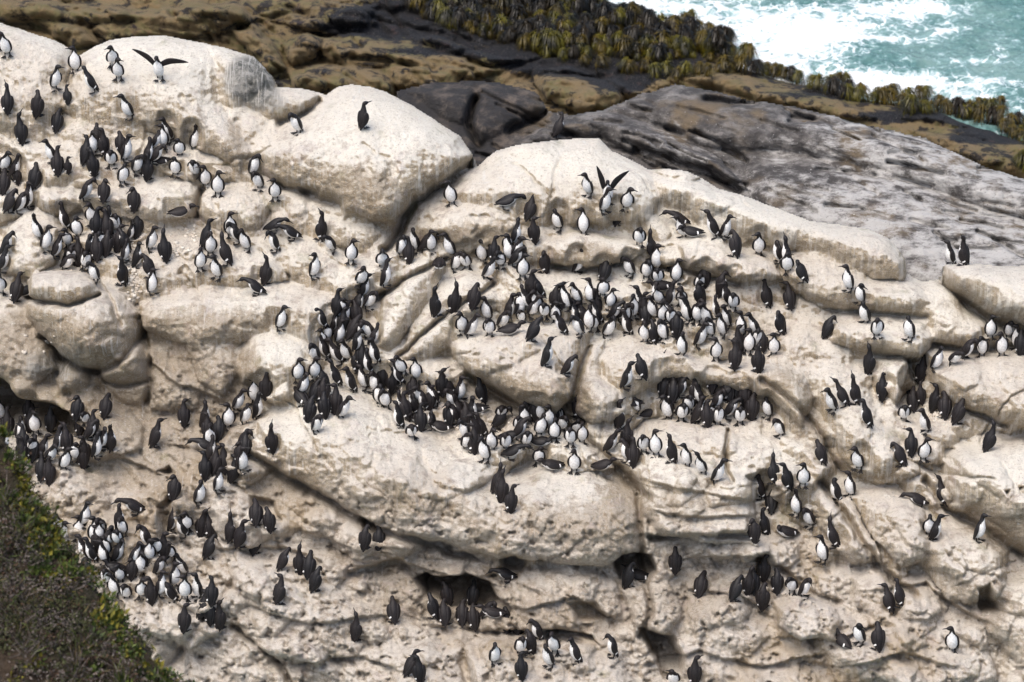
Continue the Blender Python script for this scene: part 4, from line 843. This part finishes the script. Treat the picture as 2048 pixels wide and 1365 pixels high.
def proto(pose, yaw, slate):
    key = (pose, yaw, slate)
    if key in PROTO: return PROTO[key]
    bp, npit, nl, hp = POSE[pose]
    ax = rot(bp); dorsal = np.array([-math.sin(math.radians(bp)), 0, math.cos(math.radians(bp))])
    prof = [(0, .010, .005, .000), (.035, .024, .010, .0), (.07, .038, .028, -.004), (.105, .055, .050, -.010), (.15, .069, .066, -.014), (.20, .072, .069, -.010),
            (.245, .066, .061, -.002), (.285, .052, .047, .006)]
    lift = {'b': .075, 's': .052}.get(pose)
    if lift is None: org = np.array([-.012, 0, .112]) - ax * .13
    else: org = np.array([0, 0, lift + .035]) - ax * .14
    rows = [np.r_[org + ax * s + dorsal * o, a, b] for s, a, b, o in prof]
    sh = rows[-1][:3]
    nd = rot(npit, yaw * .35); n1 = sh + (nd * .6 + ax * .4) * nl * .5; n2 = n1 + rot(npit, yaw * .6) * nl * .5
    hd = rot(hp, yaw)
    h1 = n2 + (rot(npit, yaw) * .6 + hd * .4) * .026
    h2 = h1 + hd * .024; h3 = h2 + hd * .022; h4 = h3 + hd * .014
    for p_, a, b in ((n1, .036, .034), (n2, .0265, .027), (h1, .0300, .0315), (h2, .0290, .0290), (h3, .0190, .0195), (h4, .0095, .0105)):
        rows.append(np.r_[p_, a, b])
    C_ = crv(rows, 42)
    fat = 0.95 + .0 * np.exp(-((np.arange(42) - 19) / 10.0) ** 2)
    V_, F_, A_, S_ = loft(C_[:, :3], np.maximum(C_[:, 3] * fat, .002), np.maximum(C_[:, 4] * fat, .002), (0, 1, 0))
    x = S_ / 41 * (len(rows) - 1)      # position along the control rows
    lim = np.interp(x, [1.2, 2, 3, 4, 5, 6, 7, 7.7, 8.25], [40, 122, 112, 97, 90, 84, 70, 50, 0])
    mi = np.where((A_ > 180 - lim) if VENTRAL_AT_180 else (A_ < lim), 1, 0)
    dk = M_BLACK if slate else M_DARK
    body = mesh_of("murre_body", V_, F_, [dk, M_WHITE], mi)
    # bill
    bt = h4 + hd * .060 - np.array([0, 0, .004])
    bc = crv([np.r_[h3 + hd * .006, .008, .010], np.r_[h4 + hd * .012, .0060, .0080], np.r_[h4 + hd * .036, .0050, .0062], np.r_[bt, .001, .001]], 7)
    v, f, a, s = loft(bc[:, :3], bc[:, 3], bc[:, 4], np.cross(hd, [0, 0, 1]) * -1, 8)
    bill = mesh_of("bill", v, f, [M_BILL], np.zeros(len(f)))
    wings = []
    for sd_ in (-1, 1):
        if pose in 'wv':
            w0 = org + ax * .255 + np.array([0, sd_ * .05, .0]) + dorsal * .02
            dirs = {'v': {-1: np.array([-.25, -.84, .50]), 1: np.array([-.05, .98, .12])}, 'w': {-1: np.array([-.15, -.24, .95]), 1: np.array([-.15, .72, .66])}}[pose][sd_]
            wr = crv([np.r_[w0, .036, .012], np.r_[w0 + dirs * .10 + [0, 0, .03], .046, .011], np.r_[w0 + dirs * .20 + [0, 0, .022], .038, .008], np.r_[w0 + dirs * .30, .022, .005], np.r_[w0 + dirs * .37 - [0, 0, .02], .004, .002]], 16)
            v, f, a, s = loft(wr[:, :3], wr[:, 3], wr[:, 4], (0, 0, 1), 12)
        else:
            pts = []
            for s_, w_, t_ in ((.275, .012, .006), (.245, .036, .014), (.19, .045, .016), (.13, .038, .014), (.075, .024, .009), (.025, .008, .005)):
                rl = np.interp(s_, [p[0] for p in prof], [p[1] for p in prof]); ro = np.interp(s_, [p[0] for p in prof], [p[3] for p in prof])
                pts.append(np.r_[org + ax * s_ + dorsal * (ro + .018) + np.array([0, sd_ * max(rl * .93, .016), 0]), w_, t_])
            wr = crv(pts, 16)
            v, f, a, s = loft(wr[:, :3], wr[:, 3], wr[:, 4], dorsal * .8 + np.array([0, -sd_ * .6, 0]), 12)
        ring = np.repeat(np.arange(15), 12)[:len(f)]; ring = np.r_[ring, np.zeros(len(f) - len(ring))]
        white = np.where((pose != 'w') & (pose != 'v') & (ring == 10) & (a > 145), 1, 0)      # pale tips of the flight feathers
        wings.append(mesh_of("wing", v, f, [dk, M_WHITE], white))
    feet = []
    if pose != 's':
        hipx = 0.0 if lift is None else .0
        for sd_ in (-1, 1):
            v, f = [], []
            def bar(p, q, r0, r1, fl=.55):
                p, q = np.array(p, float), np.array(q, float); t = (q - p) / np.linalg.norm(q - p)
                s1 = np.cross(t, [0, 0, 1.0] if abs(t[2]) < .9 else [1.0, 0, 0]); s1 /= np.linalg.norm(s1); s2 = np.cross(s1, t)
                b0 = len(v)
                for c_, r in ((p, r0), (q, r1)):
                    for i in range(6):
                        an = i * math.pi / 3; v.append(c_ + s1 * math.cos(an) * r + s2 * math.sin(an) * r * fl)
                for i in range(6):
                    j = (i + 1) % 6; f.append((b0 + i, b0 + j, b0 + 6 + j, b0 + 6 + i))
                f.append(tuple(b0 + i for i in range(5, -1, -1))); f.append(tuple(b0 + 6 + i for i in range(6)))
            y0 = sd_ * .034
            bar((hipx - .02, y0 * .9, .075 if lift is None else lift), (hipx - .012, y0, .010), .011, .0075, 1)
            for k_ in (-24, 2, 28):
                an = math.radians(k_ + sd_ * 14)
                bar((hipx - .014, y0, .006), (hipx + .074 * math.cos(an), y0 + .080 * math.sin(an), .004), .0095, .0065)
            b0 = len(v)
            tip = [(hipx + .062 * math.cos(math.radians(k_ + sd_ * 14)), y0 + .066 * math.sin(math.radians(k_ + sd_ * 14))) for k_ in (-24, 2, 28)]
            for z in (.003, .008):
                v += [np.array([hipx - .012, y0, z])] + [np.array([q[0], q[1], z]) for q in tip]
            f += [(b0, b0 + 1, b0 + 2), (b0, b0 + 2, b0 + 3), (b0 + 4, b0 + 6, b0 + 5), (b0 + 4, b0 + 7, b0 + 6)]
            feet.append(mesh_of("foot", v, f, [M_FOOT], np.zeros(len(f))))
    PROTO[key] = (body, bill, wings, feet)
    return PROTO[key]


VENTRAL_AT_180 = False
dg = bpy.context.evaluated_depsgraph_get()
dg.update()


def ground(u, v):
    d = Vector(ray(np.array(float(u)), np.array(float(v)))).normalized()
    ok, loc, nor, idx, ob, mw = scene.ray_cast(dg, Vector(CAM), d)
    return (loc, nor, ob) if ok else (None, None, None)


# how much of each bird shows past those in front of it
n = len(BIRDS)
vis = []
for i, (x, y, fc, ps, s) in enumerate(BIRDS):
    hw, hh = (13, 52) if ps not in 'sb' else (24, 28)
    gx, gy = np.meshgrid(np.linspace(x - hw, x + hw, 12), np.linspace(y - hh * s, y, 18))
    cov = (gx < 0) | (gx > 2048) | (gy > 1365)
    for j, (x2, y2, f2, p2, s2) in enumerate(BIRDS):
        if y2 > y and abs(x2 - x) < 60 and y2 - y < 90:
            hw2, hh2 = (12, 50) if p2 not in 'sb' else (22, 27)
            cov |= (np.abs(gx - x2) < hw2) & (gy < y2) & (gy > y2 - hh2 * s2)
    vis.append((~cov).sum() * hw * hh * s * s * (0.5 if (x < 260 and y < 960 and y > 800) else 1))
order = np.argsort(vis)[::-1]
single = set(order[:300].tolist())
COUNTED = len(BIRDS)
BIRDS = BIRDS + EXTRA
print("birds", n)

# ------------------------------------------------------------------ words that single a bird out
ZONES = [
 (50, 80, "on the white rock in the top left corner"), (250, 120, "on the big white dome below the brown shelf"), (90, 235, "on the pale slope under the big top dome"),
 (340, 270, "on the big dome's lower slope above the crevice"), (180, 310, "in the row on the upper left ledge"), (30, 370, "at the left edge under the upper ledge"), (290, 330, "on the upper ledge below the white dome"),
 (430, 350, "on the lumps beside the brown gully"), (545, 370, "by the hollow under the crested dome"), (190, 400, "around the ledge stones on the left"), (660, 240, "alone near the top of the crested dome"),
 (210, 480, "in the left crowd above the capped boulder"), (330, 500, "by the pebbly cleft beside the left crowd"), (30, 570, "left of the capped boulder"), (450, 500, "on the knoll right of the pebbly cleft"),
 (520, 555, "on the broad flat ledge above the streaked wall"), (620, 490, "on the slope below the crested dome"), (560, 650, "on the round boulder below the streaked wall"),
 (730, 520, "at the end of the broad flat ledge"), (720, 590, "at the head of the slanting gully"), (700, 680, "in the crowd filling the slanting gully"), (620, 760, "on the rock above the great front boulder"),
 (650, 840, "in the huddle on top of the great front boulder"), (800, 780, "in the crowd where the slanting gully opens"), (900, 820, "in the crowd in the central hollow"), (980, 900, "along the lower rim of the central hollow"),
 (1080, 870, "in the packed corner below the central overhang"), (480, 820, "in the cleft left of the great front boulder"), (430, 930, "on the steps left of the great front boulder"), (545, 900, "on the bare face of the great front boulder"),
 (340, 850, "on the brown wall beside the dark cave"), (150, 880, "at the mouth of the dark cave"), (90, 960, "below the dark cave"), (200, 1060, "on the ledge beside the green hillside"), (290, 1110, "in the crowd above the green hillside"),
 (320, 1190, "at the bottom of the crowd by the hillside"), (420, 1230, "in the dark group under the hillside crowd"), (430, 1080, "on the rough face left of the long crack"), (500, 1060, "in the dark group under the long crack"),
 (600, 1130, "in the dark cluster on the rough face"), (740, 1080, "in the small hole under the great front boulder"), (560, 1190, "alone on the rough lower face"), (720, 1250, "on the rough face left of the wide dark hole"),
 (920, 1220, "at the wide dark hole in the lower face"), (1010, 1140, "in the small hole above the wide dark hole"), (1000, 970, "on the right shoulder of the great front boulder"), (1080, 1310, "on the bottom ledge in the middle"),
 (830, 1340, "on the lump at the bottom edge"), (1240, 1330, "under the low overhang at the bottom"), (1260, 1150, "in the round hole in the lower face"), (1380, 1180, "on the tan face right of the round hole"), (1360, 1350, "at the bottom edge beside the dark cavity"),
 (1520, 1180, "in the dark cluster above the loose boulder"), (1600, 1090, "on the slope above the loose boulder"), (1510, 1060, "on the ledge end above the dark cluster"), (1560, 980, "in the dim recess right of the stepped wall"),
 (1660, 970, "on the slab right of the dim recess"), (1640, 900, "on the ramp above the dim recess"), (1740, 920, "on the ramp foot above the lower slabs"), (1820, 910, "among the small slabs left of the great right boulder"),
 (1980, 880, "on top of the great right boulder"), (1880, 1000, "in the cleft left of the great right boulder"), (1960, 1080, "on the rock under the great right boulder"), (1780, 1210, "on the lower slope at the right"), (1700, 1280, "at the foot of the lower right slope"),
 (1900, 1290, "alone on the pale knob at the lower right"), (1860, 820, "in the nook under the right terrace"), (1700, 790, "on the ramp beside the slanted block"), (1770, 760, "on or by the slanted block"), (1880, 720, "on the left end of the right terrace"),
 (1990, 690, "on the right terrace"), (1740, 620, "on the shelf edge left of the right terrace"), (1910, 520, "on the white block in front of grey rock"), (1690, 570, "on the bare slab above the shelf edge"), (1570, 520, "on the pale slab below the smooth white slope"),
 (1550, 620, "on the step right of the long crowd"), (1470, 460, "on the knoll below the smooth white slope"), (1370, 450, "behind the low ledge by the smooth slope"), (1240, 390, "on the upper white plateau"), (1210, 450, "below the winged bird on the plateau"),
 (900, 380, "alone on the nose of the middle dome"), (1010, 410, "on the crest of the middle dome"), (1060, 470, "in the notch right of the middle dome"), (860, 490, "in the gully under the middle dome"), (950, 510, "in the group under the middle dome"),
 (1040, 540, "on the flat shelf below the middle dome"), (1170, 540, "under the low ledge in the upper middle"), (1310, 540, "in the group under the small overhang"), (1400, 570, "beside the group under the small overhang"), (920, 610, "on the pale face above the wedge rock"),
 (960, 660, "on the tip of the wedge rock"), (1080, 620, "in the crowd on the wedge rock"), (1190, 640, "in the thick of the long ledge crowd"), (1300, 630, "in the middle of the long ledge crowd"), (1420, 650, "toward the right end of the long ledge crowd"), (1500, 700, "at the right edge of the long ledge crowd"),
 (1110, 730, "on the face of the wedge rock"), (1300, 760, "in the dark row under the long ledge"), (1270, 810, "beside the smooth egg-shaped boulder"), (1360, 830, "in the second ledge crowd under the overhang"), (1460, 830, "at the right end of the second ledge crowd"), (1560, 850, "on the slope past the second ledge crowd"),
 (1240, 880, "in the lower right crowd by the cleft"), (1330, 900, "in the middle of the lower stepped row"), (1430, 950, "at the end of the lower stepped row"), (1120, 930, "on the floor of the central hollow"), (1110, 270, "behind the crest against the grey rock"),
]
LOOK = {'F': "white-breasted murre", 'FR': "white-fronted murre angled right", 'FL': "white-fronted murre angled left", 'L': "left-facing murre", 'R': "right-facing murre",
        'B': "dark-backed murre", 'BL': "dark-backed murre angled left", 'BR': "dark-backed murre angled right"}
ACT = {'n': "upright", 'u': "bill raised", 'l': "looking left", 'r': "looking right", 'd': "head bowed", 'p': "preening", 'b': "bending forward", 's': "sitting", 'w': "wings raised", 'v': "wings spread"}
ORD = ["first", "second", "third", "fourth", "fifth", "sixth", "seventh", "eighth", "ninth"]


def unique_labels(entries):
    """entries: (x, y, look, act, place); adds an order only where look and place do not already decide"""
    groups = {}
    for i, e in enumerate(entries):
        groups.setdefault((e[2], e[3], e[4]), []).append(i)
    out = [None] * len(entries)
    for (look, act, place), ids in groups.items():
        if len(ids) == 1:
            out[ids[0]] = f"{look} {act} {place}"; continue
        xs_ = [entries[i][0] for i in ids]; ys_ = [entries[i][1] for i in ids]
        horiz = (max(xs_) - min(xs_)) >= 0.7 * (max(ys_) - min(ys_))
        ids = sorted(ids, key=lambda i: entries[i][0] if horiz else entries[i][1])
        for k_, i in enumerate(ids):
            if len(ids) == 2: w = ("left-hand", "right-hand")[k_] if horiz else ("upper", "lower")[k_]
            elif k_ == 0: w = "leftmost" if horiz else "topmost"
            elif k_ == len(ids) - 1: w = "rightmost" if horiz else "lowest"
            else: w = (ORD[k_] + "-from-left") if horiz else (ORD[k_] + "-from-top")
            out[i] = f"{w} {look} {act} {place}"
    return out


ent = []
for (x, y, fc, ps, s) in BIRDS[:COUNTED]:
    z = min(ZONES, key=lambda q: (q[0] - x) ** 2 + 1.4 * (q[1] - (y - 22)) ** 2)
    lk = LOOK[fc] if s > .85 else "small " + LOOK[fc]
    ent.append((x, y, lk, ACT[ps], z[2]))
LAB = unique_labels(ent)
fV, fF, fM = [], [], []
for i, (x, y, fc, ps, s) in enumerate(BIRDS):
    loc, nor, ob = ground(x, min(y, 1395))
    if loc is None: continue
    r_ = np.random.default_rng(1000 + i)
    face = ANG[fc] + r_.normal(0, 9)
    want = {'l': 180 + (25 if 'F' in fc else -25), 'r': 0 + (-25 if 'F' in fc else 25)}.get(ps)
    if want is not None:
        yaw = (want - face + 180) % 360 - 180; yaw = 30 * round(max(-90, min(90, yaw)) / 30)
    elif ps == 'p': yaw = int(r_.choice([-120, 120]))
    elif ps == 'd': yaw = int(r_.choice([-30, 0, 30]))
    elif ps in 'nu' and 'B' in fc: yaw = int(r_.choice([-90, -60, -30, 30, 60, 90]))
    elif ps in 'nu': yaw = int(r_.choice([-60, -30, 0, 30, 60]))
    elif ps == 's': yaw = int(r_.choice([-30, 0, 60]))
    else: yaw = 0
    body, bill, wings, feet = proto(ps, yaw, bool(r_.random() < .35))
    sz = s * r_.uniform(.97, 1.09)
    lean = Quaternion((1, 0, 0), r_.normal(0, .06)) @ Quaternion((0, 1, 0), r_.normal(.03, .11))
    mw = Matrix.Translation(loc - Vector((0, 0, .006))) @ (Quaternion((0, 0, 1), math.radians(face)) @ lean).to_matrix().to_4x4() @ Matrix.Scale(sz, 4)
    if i in single:
        o = bpy.data.objects.new("murre", body); COL.objects.link(o); o.matrix_world = mw
        tag(o, LAB[i], "bird", "murres crowded on the white rock")
        for nm, meshes in (("bill", [bill]), ("wing", wings), ("foot", feet)):
            for me in meshes:
                c = bpy.data.objects.new(nm, me); COL.objects.link(c); c.parent = o
    else:
        for me in [body, bill] + wings + feet:
            b0 = len(fV)
            fV += [mw @ q.co for q in me.vertices]
            ms = [{"murre_brown": 0, "murre_slate": 1, "murre_white": 2, "murre_bill": 3, "murre_foot": 3}[m.name] for m in me.materials]
            for p in me.polygons:
                fF.append([b0 + q for q in p.vertices]); fM.append(ms[p.material_index])
me = mesh_of("murre_flock", fV, fF, [M_DARK, M_BLACK, M_WHITE, M_BILL], fM)
fl = bpy.data.objects.new("murre_flock", me); COL.objects.link(fl)
tag(fl, "half hidden murres packed behind the others on the white rock", "birds", kind="stuff")

# pale pebbles lying in the clefts
bpy_v, bpy_f = [], []
for (pu, pv, ru, rv, cnt) in ((262, 520, 10, 26, 34), (272, 570, 12, 22, 34), (350, 500, 22, 16, 26), (385, 470, 10, 16, 14), (1872, 828, 14, 16, 26), (80, 700, 40, 30, 8), (930, 850, 50, 14, 20)):
    for i in range(cnt):
        loc, nor, ob = ground(pu + random.gauss(0, ru * .7), pv + random.gauss(0, rv * .7))
        if loc is None or ob.name != "rock_slope": continue
        r0 = random.uniform(.014, .034); sc3 = np.array([random.uniform(.8, 1.4), random.uniform(.8, 1.2), random.uniform(.6, 1.0)]) * r0; b0 = len(bpy_v)
        for a in range(5):
            for b in range(8):
                th = (a + .5) / 5 * math.pi; ph = b / 8 * 2 * math.pi
                bpy_v.append(np.array(loc) + sc3 * np.array([math.sin(th) * math.cos(ph), math.sin(th) * math.sin(ph), math.cos(th)]) * random.uniform(.93, 1.07) + [0, 0, r0 * .3])
        for a in range(4):
            for b in range(8):
                bpy_f.append((b0 + a * 8 + b, b0 + a * 8 + 8 + b, b0 + a * 8 + 8 + (b + 1) % 8, b0 + a * 8 + (b + 1) % 8))
        bpy_f += [tuple(b0 + b for b in range(7, -1, -1))[:4], tuple(b0 + 32 + b for b in range(4))]
me = mesh_of("pebbles", bpy_v, bpy_f, [plain("pebble_white", (0.66, 0.62, 0.54), .85, .2, scale=15, c2=(0.48, 0.42, 0.35))], np.zeros(len(bpy_f)))
o = bpy.data.objects.new("pebbles", me); COL.objects.link(o)
tag(o, "pale rounded pebbles washed into the clefts of the rock", "pebbles", kind="stuff")

# ---- the overgrown hillside close to the viewer
U, V = grid(-120, 520, 820, 1480, 3.0)
EDGE = [(-160, 850), (0, 872), (26, 908), (52, 962), (76, 1012), (108, 1072), (156, 1132), (202, 1192), (242, 1242), (282, 1292), (330, 1340), (372, 1365), (420, 1400), (520, 1500), (-160, 1500)]
mask = in_poly(U + 26 * fbm(U, V, 24, 3, 61), V + 26 * fbm(U, V, 24, 3, 62), EDGE)
H = (0.30 * fbm(U, V, 90, 4, 63) + 0.10 * fbm(U, V, 22, 4, 64) + 0.05 * fbm(U, V, 9, 2, 65)).astype(np.float32)
de = np.clip(sdist(U, V, EDGE), 0, None)
H -= 0.35 * (1 - np.sqrt(np.clip(1 - (1 - np.clip(de / 60, 0, 1)) ** 2, 0, 1)))
hp0 = CAM + ray(np.array(150.0), np.array(1200.0)) * 47.0
hill = relief("hillside", U, V, mask, H, tuple(hp0), math.radians(44), M_SOIL, {"d": de}, back=(-.3, .5, -1.5))
tag(hill, "dark overgrown hillside sloping down in front of the white rock", "hillside", kind="structure")

M_LEAF = [plain("ice_plant_green", (0.080, 0.105, 0.018), .6, .3, scale=9, c2=(0.030, 0.050, 0.012)), plain("ice_plant_yellow", (0.20, 0.17, 0.02), .6, .3, scale=9, c2=(0.085, 0.085, 0.016)),
          plain("scrub_olive", (0.062, 0.066, 0.028), .8, .2, scale=9, c2=(0.026, 0.028, 0.015)), plain("scrub_brown", (0.07, 0.042, 0.026), .85, .2, scale=9, c2=(0.035, 0.023, 0.018)),
          plain("twig_grey", (0.16, 0.135, 0.12), .9, .2, scale=9, c2=(0.07, 0.058, 0.052)), plain("grass_straw", (0.19, 0.13, 0.065), .8, .2, scale=9, c2=(0.06, 0.075, 0.02))]
dg = bpy.context.evaluated_depsgraph_get(); dg.update()


def hill_at(u, v):
    loc, nor, ob = ground(u, v)
    return (loc, nor) if ob is not None and ob.name.startswith("hillside") else (None, None)


def leaf(V_, F_, M_, c, d, up_, L, W, mi, fold=.35):
    d = d / np.linalg.norm(d); s_ = np.cross(d, up_); s_ /= (np.linalg.norm(s_) + 1e-9); t_ = np.cross(s_, d)
    b = len(V_)
    V_ += [c, c + d * L * .5 + s_ * W + t_ * W * fold, c + d * L, c + d * L * .5 - s_ * W + t_ * W * fold, c + d * L * .5]
    F_ += [(b, b + 4, b + 1), (b + 1, b + 4, b + 2), (b, b + 3, b + 4), (b + 3, b + 2, b + 4)]; M_ += [mi] * 4


def edge_x(v):
    return float(np.interp(v, [q[1] for q in EDGE[1:9]] + [1292, 1340, 1400], [q[0] for q in EDGE[1:9]] + [282, 330, 400]))


layers = {"ice_plant": ([], [], []), "low_scrub": ([], [], []), "dry_grass": ([], [], [])}
up_w = np.array([0, -.35, .94])
for i in range(2300):
    v = random.uniform(850, 1400); ex = edge_x(v); u = random.uniform(-60, ex + 16)
    loc, nor = hill_at(u, v)
    if loc is None or float(fbm(np.array([u]), np.array([v]), 60, 3, 75)[0]) > .17: continue
    c0 = np.array(loc); out = np.array(nor); d_edge = ex - u
    k1 = float(fbm(np.array([u]), np.array([v]), 70, 3, 71)[0]); k2 = float(fbm(np.array([u]), np.array([v]), 50, 3, 72)[0])
    edgy = d_edge < 55 and random.random() < .62
    if (edgy and k2 > -.16) or k1 > .19:
        V_, F_, M_ = layers["ice_plant"]; mi = 1 if random.random() < (.36 if edgy else .18) else 0
        big = random.choice((1, 1, 1.7))
        for j in range(random.randint(9, 20)):
            c = c0 + RNG.normal(0, .045, 3) * np.array([1, .6, .7])
            leaf(V_, F_, M_, c, out * .6 + up_w * .5 + RNG.normal(0, .6, 3), out, random.uniform(.035, .075) * big, random.uniform(.009, .017) * big, mi)
    elif k2 > .15 or random.random() < .06:
        V_, F_, M_ = layers["dry_grass"]
        for j in range(random.randint(6, 13)):
            c = c0 + RNG.normal(0, .03, 3)
            leaf(V_, F_, M_, c, out * .4 + up_w * .6 + RNG.normal(0, .5, 3), out, random.uniform(.10, .30), .0045, random.choice((0, 1, 2, 2)), .1)
    else:
        V_, F_, M_ = layers["low_scrub"]; mi = random.choice((0, 0, 1, 2))
        for j in range(random.randint(14, 26)):
            c = c0 + RNG.normal(0, .055, 3) * np.array([1, .6, .8]) + out * random.uniform(0, .05)
            leaf(V_, F_, M_, c, out * .7 + RNG.normal(0, .7, 3), out, random.uniform(.02, .06), random.uniform(.006, .014), mi)
for nm, mats, lb in (("ice_plant", M_LEAF[0:2], "green and yellow fleshy leaves along the hillside edge"), ("low_scrub", M_LEAF[2:5], "dark low scrub and grey twigs on the hillside"), ("dry_grass", [M_LEAF[5], M_LEAF[0], M_LEAF[4]], "thin grass blades and dry stems on the hillside")):
    V_, F_, M_ = layers[nm]
    o = new_mesh(nm, V_, F_, mats, False, M_)
    tag(o, lb, "ground cover", kind="stuff")

# ------------------------------------------------------------------ sea palms on the shore, the farther ones as one dark mass
M_PALM = [plain("kelp_olive", (0.085, 0.060, 0.005), .4, .3, scale=4, c2=(0.009, 0.008, 0.003)), plain("kelp_green", (0.092, 0.080, 0.006), .4, .3, scale=4, c2=(0.011, 0.011, 0.004)),
          plain("kelp_brown", (0.016, 0.011, 0.004), .4, .3, scale=4, c2=(0.005, 0.0045, 0.003))]
M_STIPE = plain("kelp_stipe", (0.09, 0.06, 0.02), .5, .4, scale=9, c2=(0.05, 0.03, 0.012))


def palm_parts(seed):
    r = np.random.default_rng(seed)
    h = .24; st = crv([np.r_[0, 0, -.04, .020, .020], np.r_[.01, 0, .10, .015, .015], np.r_[.0, .01, .18, .013, .013], np.r_[.0, .0, h, .016, .016]], 9)
    v, f, a, s = loft(st[:, :3], st[:, 3], st[:, 4], (1, 0, 0), 8)
    stipe = (v, [tuple(dict.fromkeys(q)) for q in f])
    V_, F_ = [], []
    for j in range(110):
        az = r.uniform(0, 2 * math.pi); reach = r.uniform(.06, .23); drop = r.uniform(.05, .21); rise = r.uniform(.01, .15); w = r.uniform(.005, .011)
        d = np.array([math.cos(az), math.sin(az), 0]); sd_ = np.array([-d[1], d[0], 0]); b = len(V_)
        for k_ in range(7):
            t = k_ / 6
            p = np.array([0, 0, h - .01]) + d * reach * math.sin(min(t * 1.25, 1) * math.pi / 2) + np.array([0, 0, rise * math.sin(min(t * 2, 1) * math.pi) * 1.0 + rise * (1 - t) - rise - drop * t ** 1.7]) + r.normal(0, .008, 3)
            ww = w * (1 - .75 * t); V_ += [p - sd_ * ww, p + sd_ * ww]
        for k_ in range(6):
            F_.append((b + 2 * k_, b + 2 * k_ + 1, b + 2 * k_ + 3, b + 2 * k_ + 2))
    return stipe, (np.array(V_), F_)


PALMS = [palm_parts(s) for s in (1, 2, 3, 4)]
P_ST = [mesh_of("stipe", p[0][0], p[0][1], [M_STIPE], np.zeros(len(p[0][1]))) for p in PALMS]
P_BL = [[mesh_of("blades", p[1][0], p[1][1], [m], np.zeros(len(p[1][1]))) for m in M_PALM] for p in PALMS]
PALM_AT = {(1536, 0, 4): "45,620 125,630 185,650 350,705 490,735 555,700 600,785 650,765 710,805 835,825 930,835 985,795 1075,850 1215,795 1280,810 1120,895 1220,885 1310,905 1440,920 1560,940 1610,930 1690,980 1690,890 1800,990 1780,900 1950,1010 1900,1060 2010,1130 1960,1100 2000,1330 2070,1050",
           (1024, 0, 4): "1000,175 1210,240 1370,230 1440,180 1500,270 1600,310 1690,310 1850,480 1720,580 1800,560 1910,600 2010,610 1660,580 1550,610 1500,600 1380,610 1250,610 1080,580 1150,620 950,590 890,570 730,545 590,515 410,475 290,460 1330,640"}
SH = [("olive yellow", 0), ("yellow green", 1), ("rusty brown", 2)]
pal = []
for (x0, y0, sc), row in PALM_AT.items():
    for it in row.split():
        a_, b_ = it.split(","); pal.append((x0 + int(a_) / sc, y0 + int(b_) / sc))
_q = random.Random(9)
pal += [(x + _q.uniform(7, 15), y + _q.uniform(-4, 7)) for x, y in list(pal) if x > 1440 and _q.random() < .75]
ent = []
for i, (x, y) in enumerate(pal):
    r_ = np.random.default_rng(300 + i)
    hue = int(r_.choice([0, 0, 1, 1, 2])); size = r_.uniform(.60, 1.05)
    zone = ("on the near kelp edge above the grey rock" if x < 1500 and y > 105 else "on the dark kelp point against the foam" if x < 1500 else "in the seaward row below the dark point" if x < 1720 else
            "on the middle of the seaward kelp row" if x < 1870 else "at the far right end of the kelp row")
    ent.append((x, y, ("tall " if size > .92 else "squat " if size < .72 else "") + SH[hue][0] + " sea palm", "drooping", zone, hue, size))
PL = unique_labels([e[:5] for e in ent])
for i, e in enumerate(ent):
    loc, nor, ob = ground(e[0], e[1])
    if loc is None: continue
    o = bpy.data.objects.new("sea_palm", None); COL.objects.link(o); o.empty_display_size = .2
    o.matrix_world = Matrix.Translation(loc) @ Matrix.Rotation(random.uniform(-.2, .2), 4, 'Y') @ Matrix.Rotation(random.uniform(0, 6.28), 4, 'Z') @ Matrix.Scale(e[6], 4)
    tag(o, PL[i], "seaweed", "sea palms along the water's edge")
    for nm, me in (("stipe", P_ST[i % 4]), ("blades", P_BL[i % 4][e[5]])):
        c = bpy.data.objects.new(nm, me); COL.objects.link(c); c.parent = o
MASS = [(800, -30), (1185, 0), (1250, 25), (1330, 60), (1455, 75), (1470, 118), (1400, 128), (1240, 118), (1130, 116), (1080, 108), (1010, 92), (940, 66), (870, 45), (820, 20)]
V_, F_, M_ = [], [], []
cnt = 0
while cnt < 470:
    u, v = random.uniform(780, 1480), random.uniform(-30, 135)
    if not in_poly(np.array([u]), np.array([v]), MASS)[0]: continue
    loc, nor, ob = ground(u, v)
    if loc is None: continue
    cnt += 1; k_ = cnt % 4; mi = random.choice((0, 2, 2, 2, 1)) if v < 95 else random.choice((0, 1, 1, 2)); sz = random.choice((.45, .6, .8, 1.05)) * random.uniform(.85, 1.15)
    mt = np.array(Matrix.Rotation(random.uniform(0, 6.28), 3, 'Z')) * sz
    for (v3, f3), m_ in ((PALMS[k_][0], 3), (PALMS[k_][1], mi)):
        b = len(V_); V_ += list(v3 @ mt.T + np.array(loc))
        for q in f3: F_.append([b + z for z in q]); M_.append(m_)
me = mesh_of("kelp_bed", V_, F_, M_PALM + [M_STIPE], M_)
o = bpy.data.objects.new("kelp_bed", me); COL.objects.link(o)
tag(o, "dense dark bed of sea palms covering the shelf", "seaweed", kind="stuff")
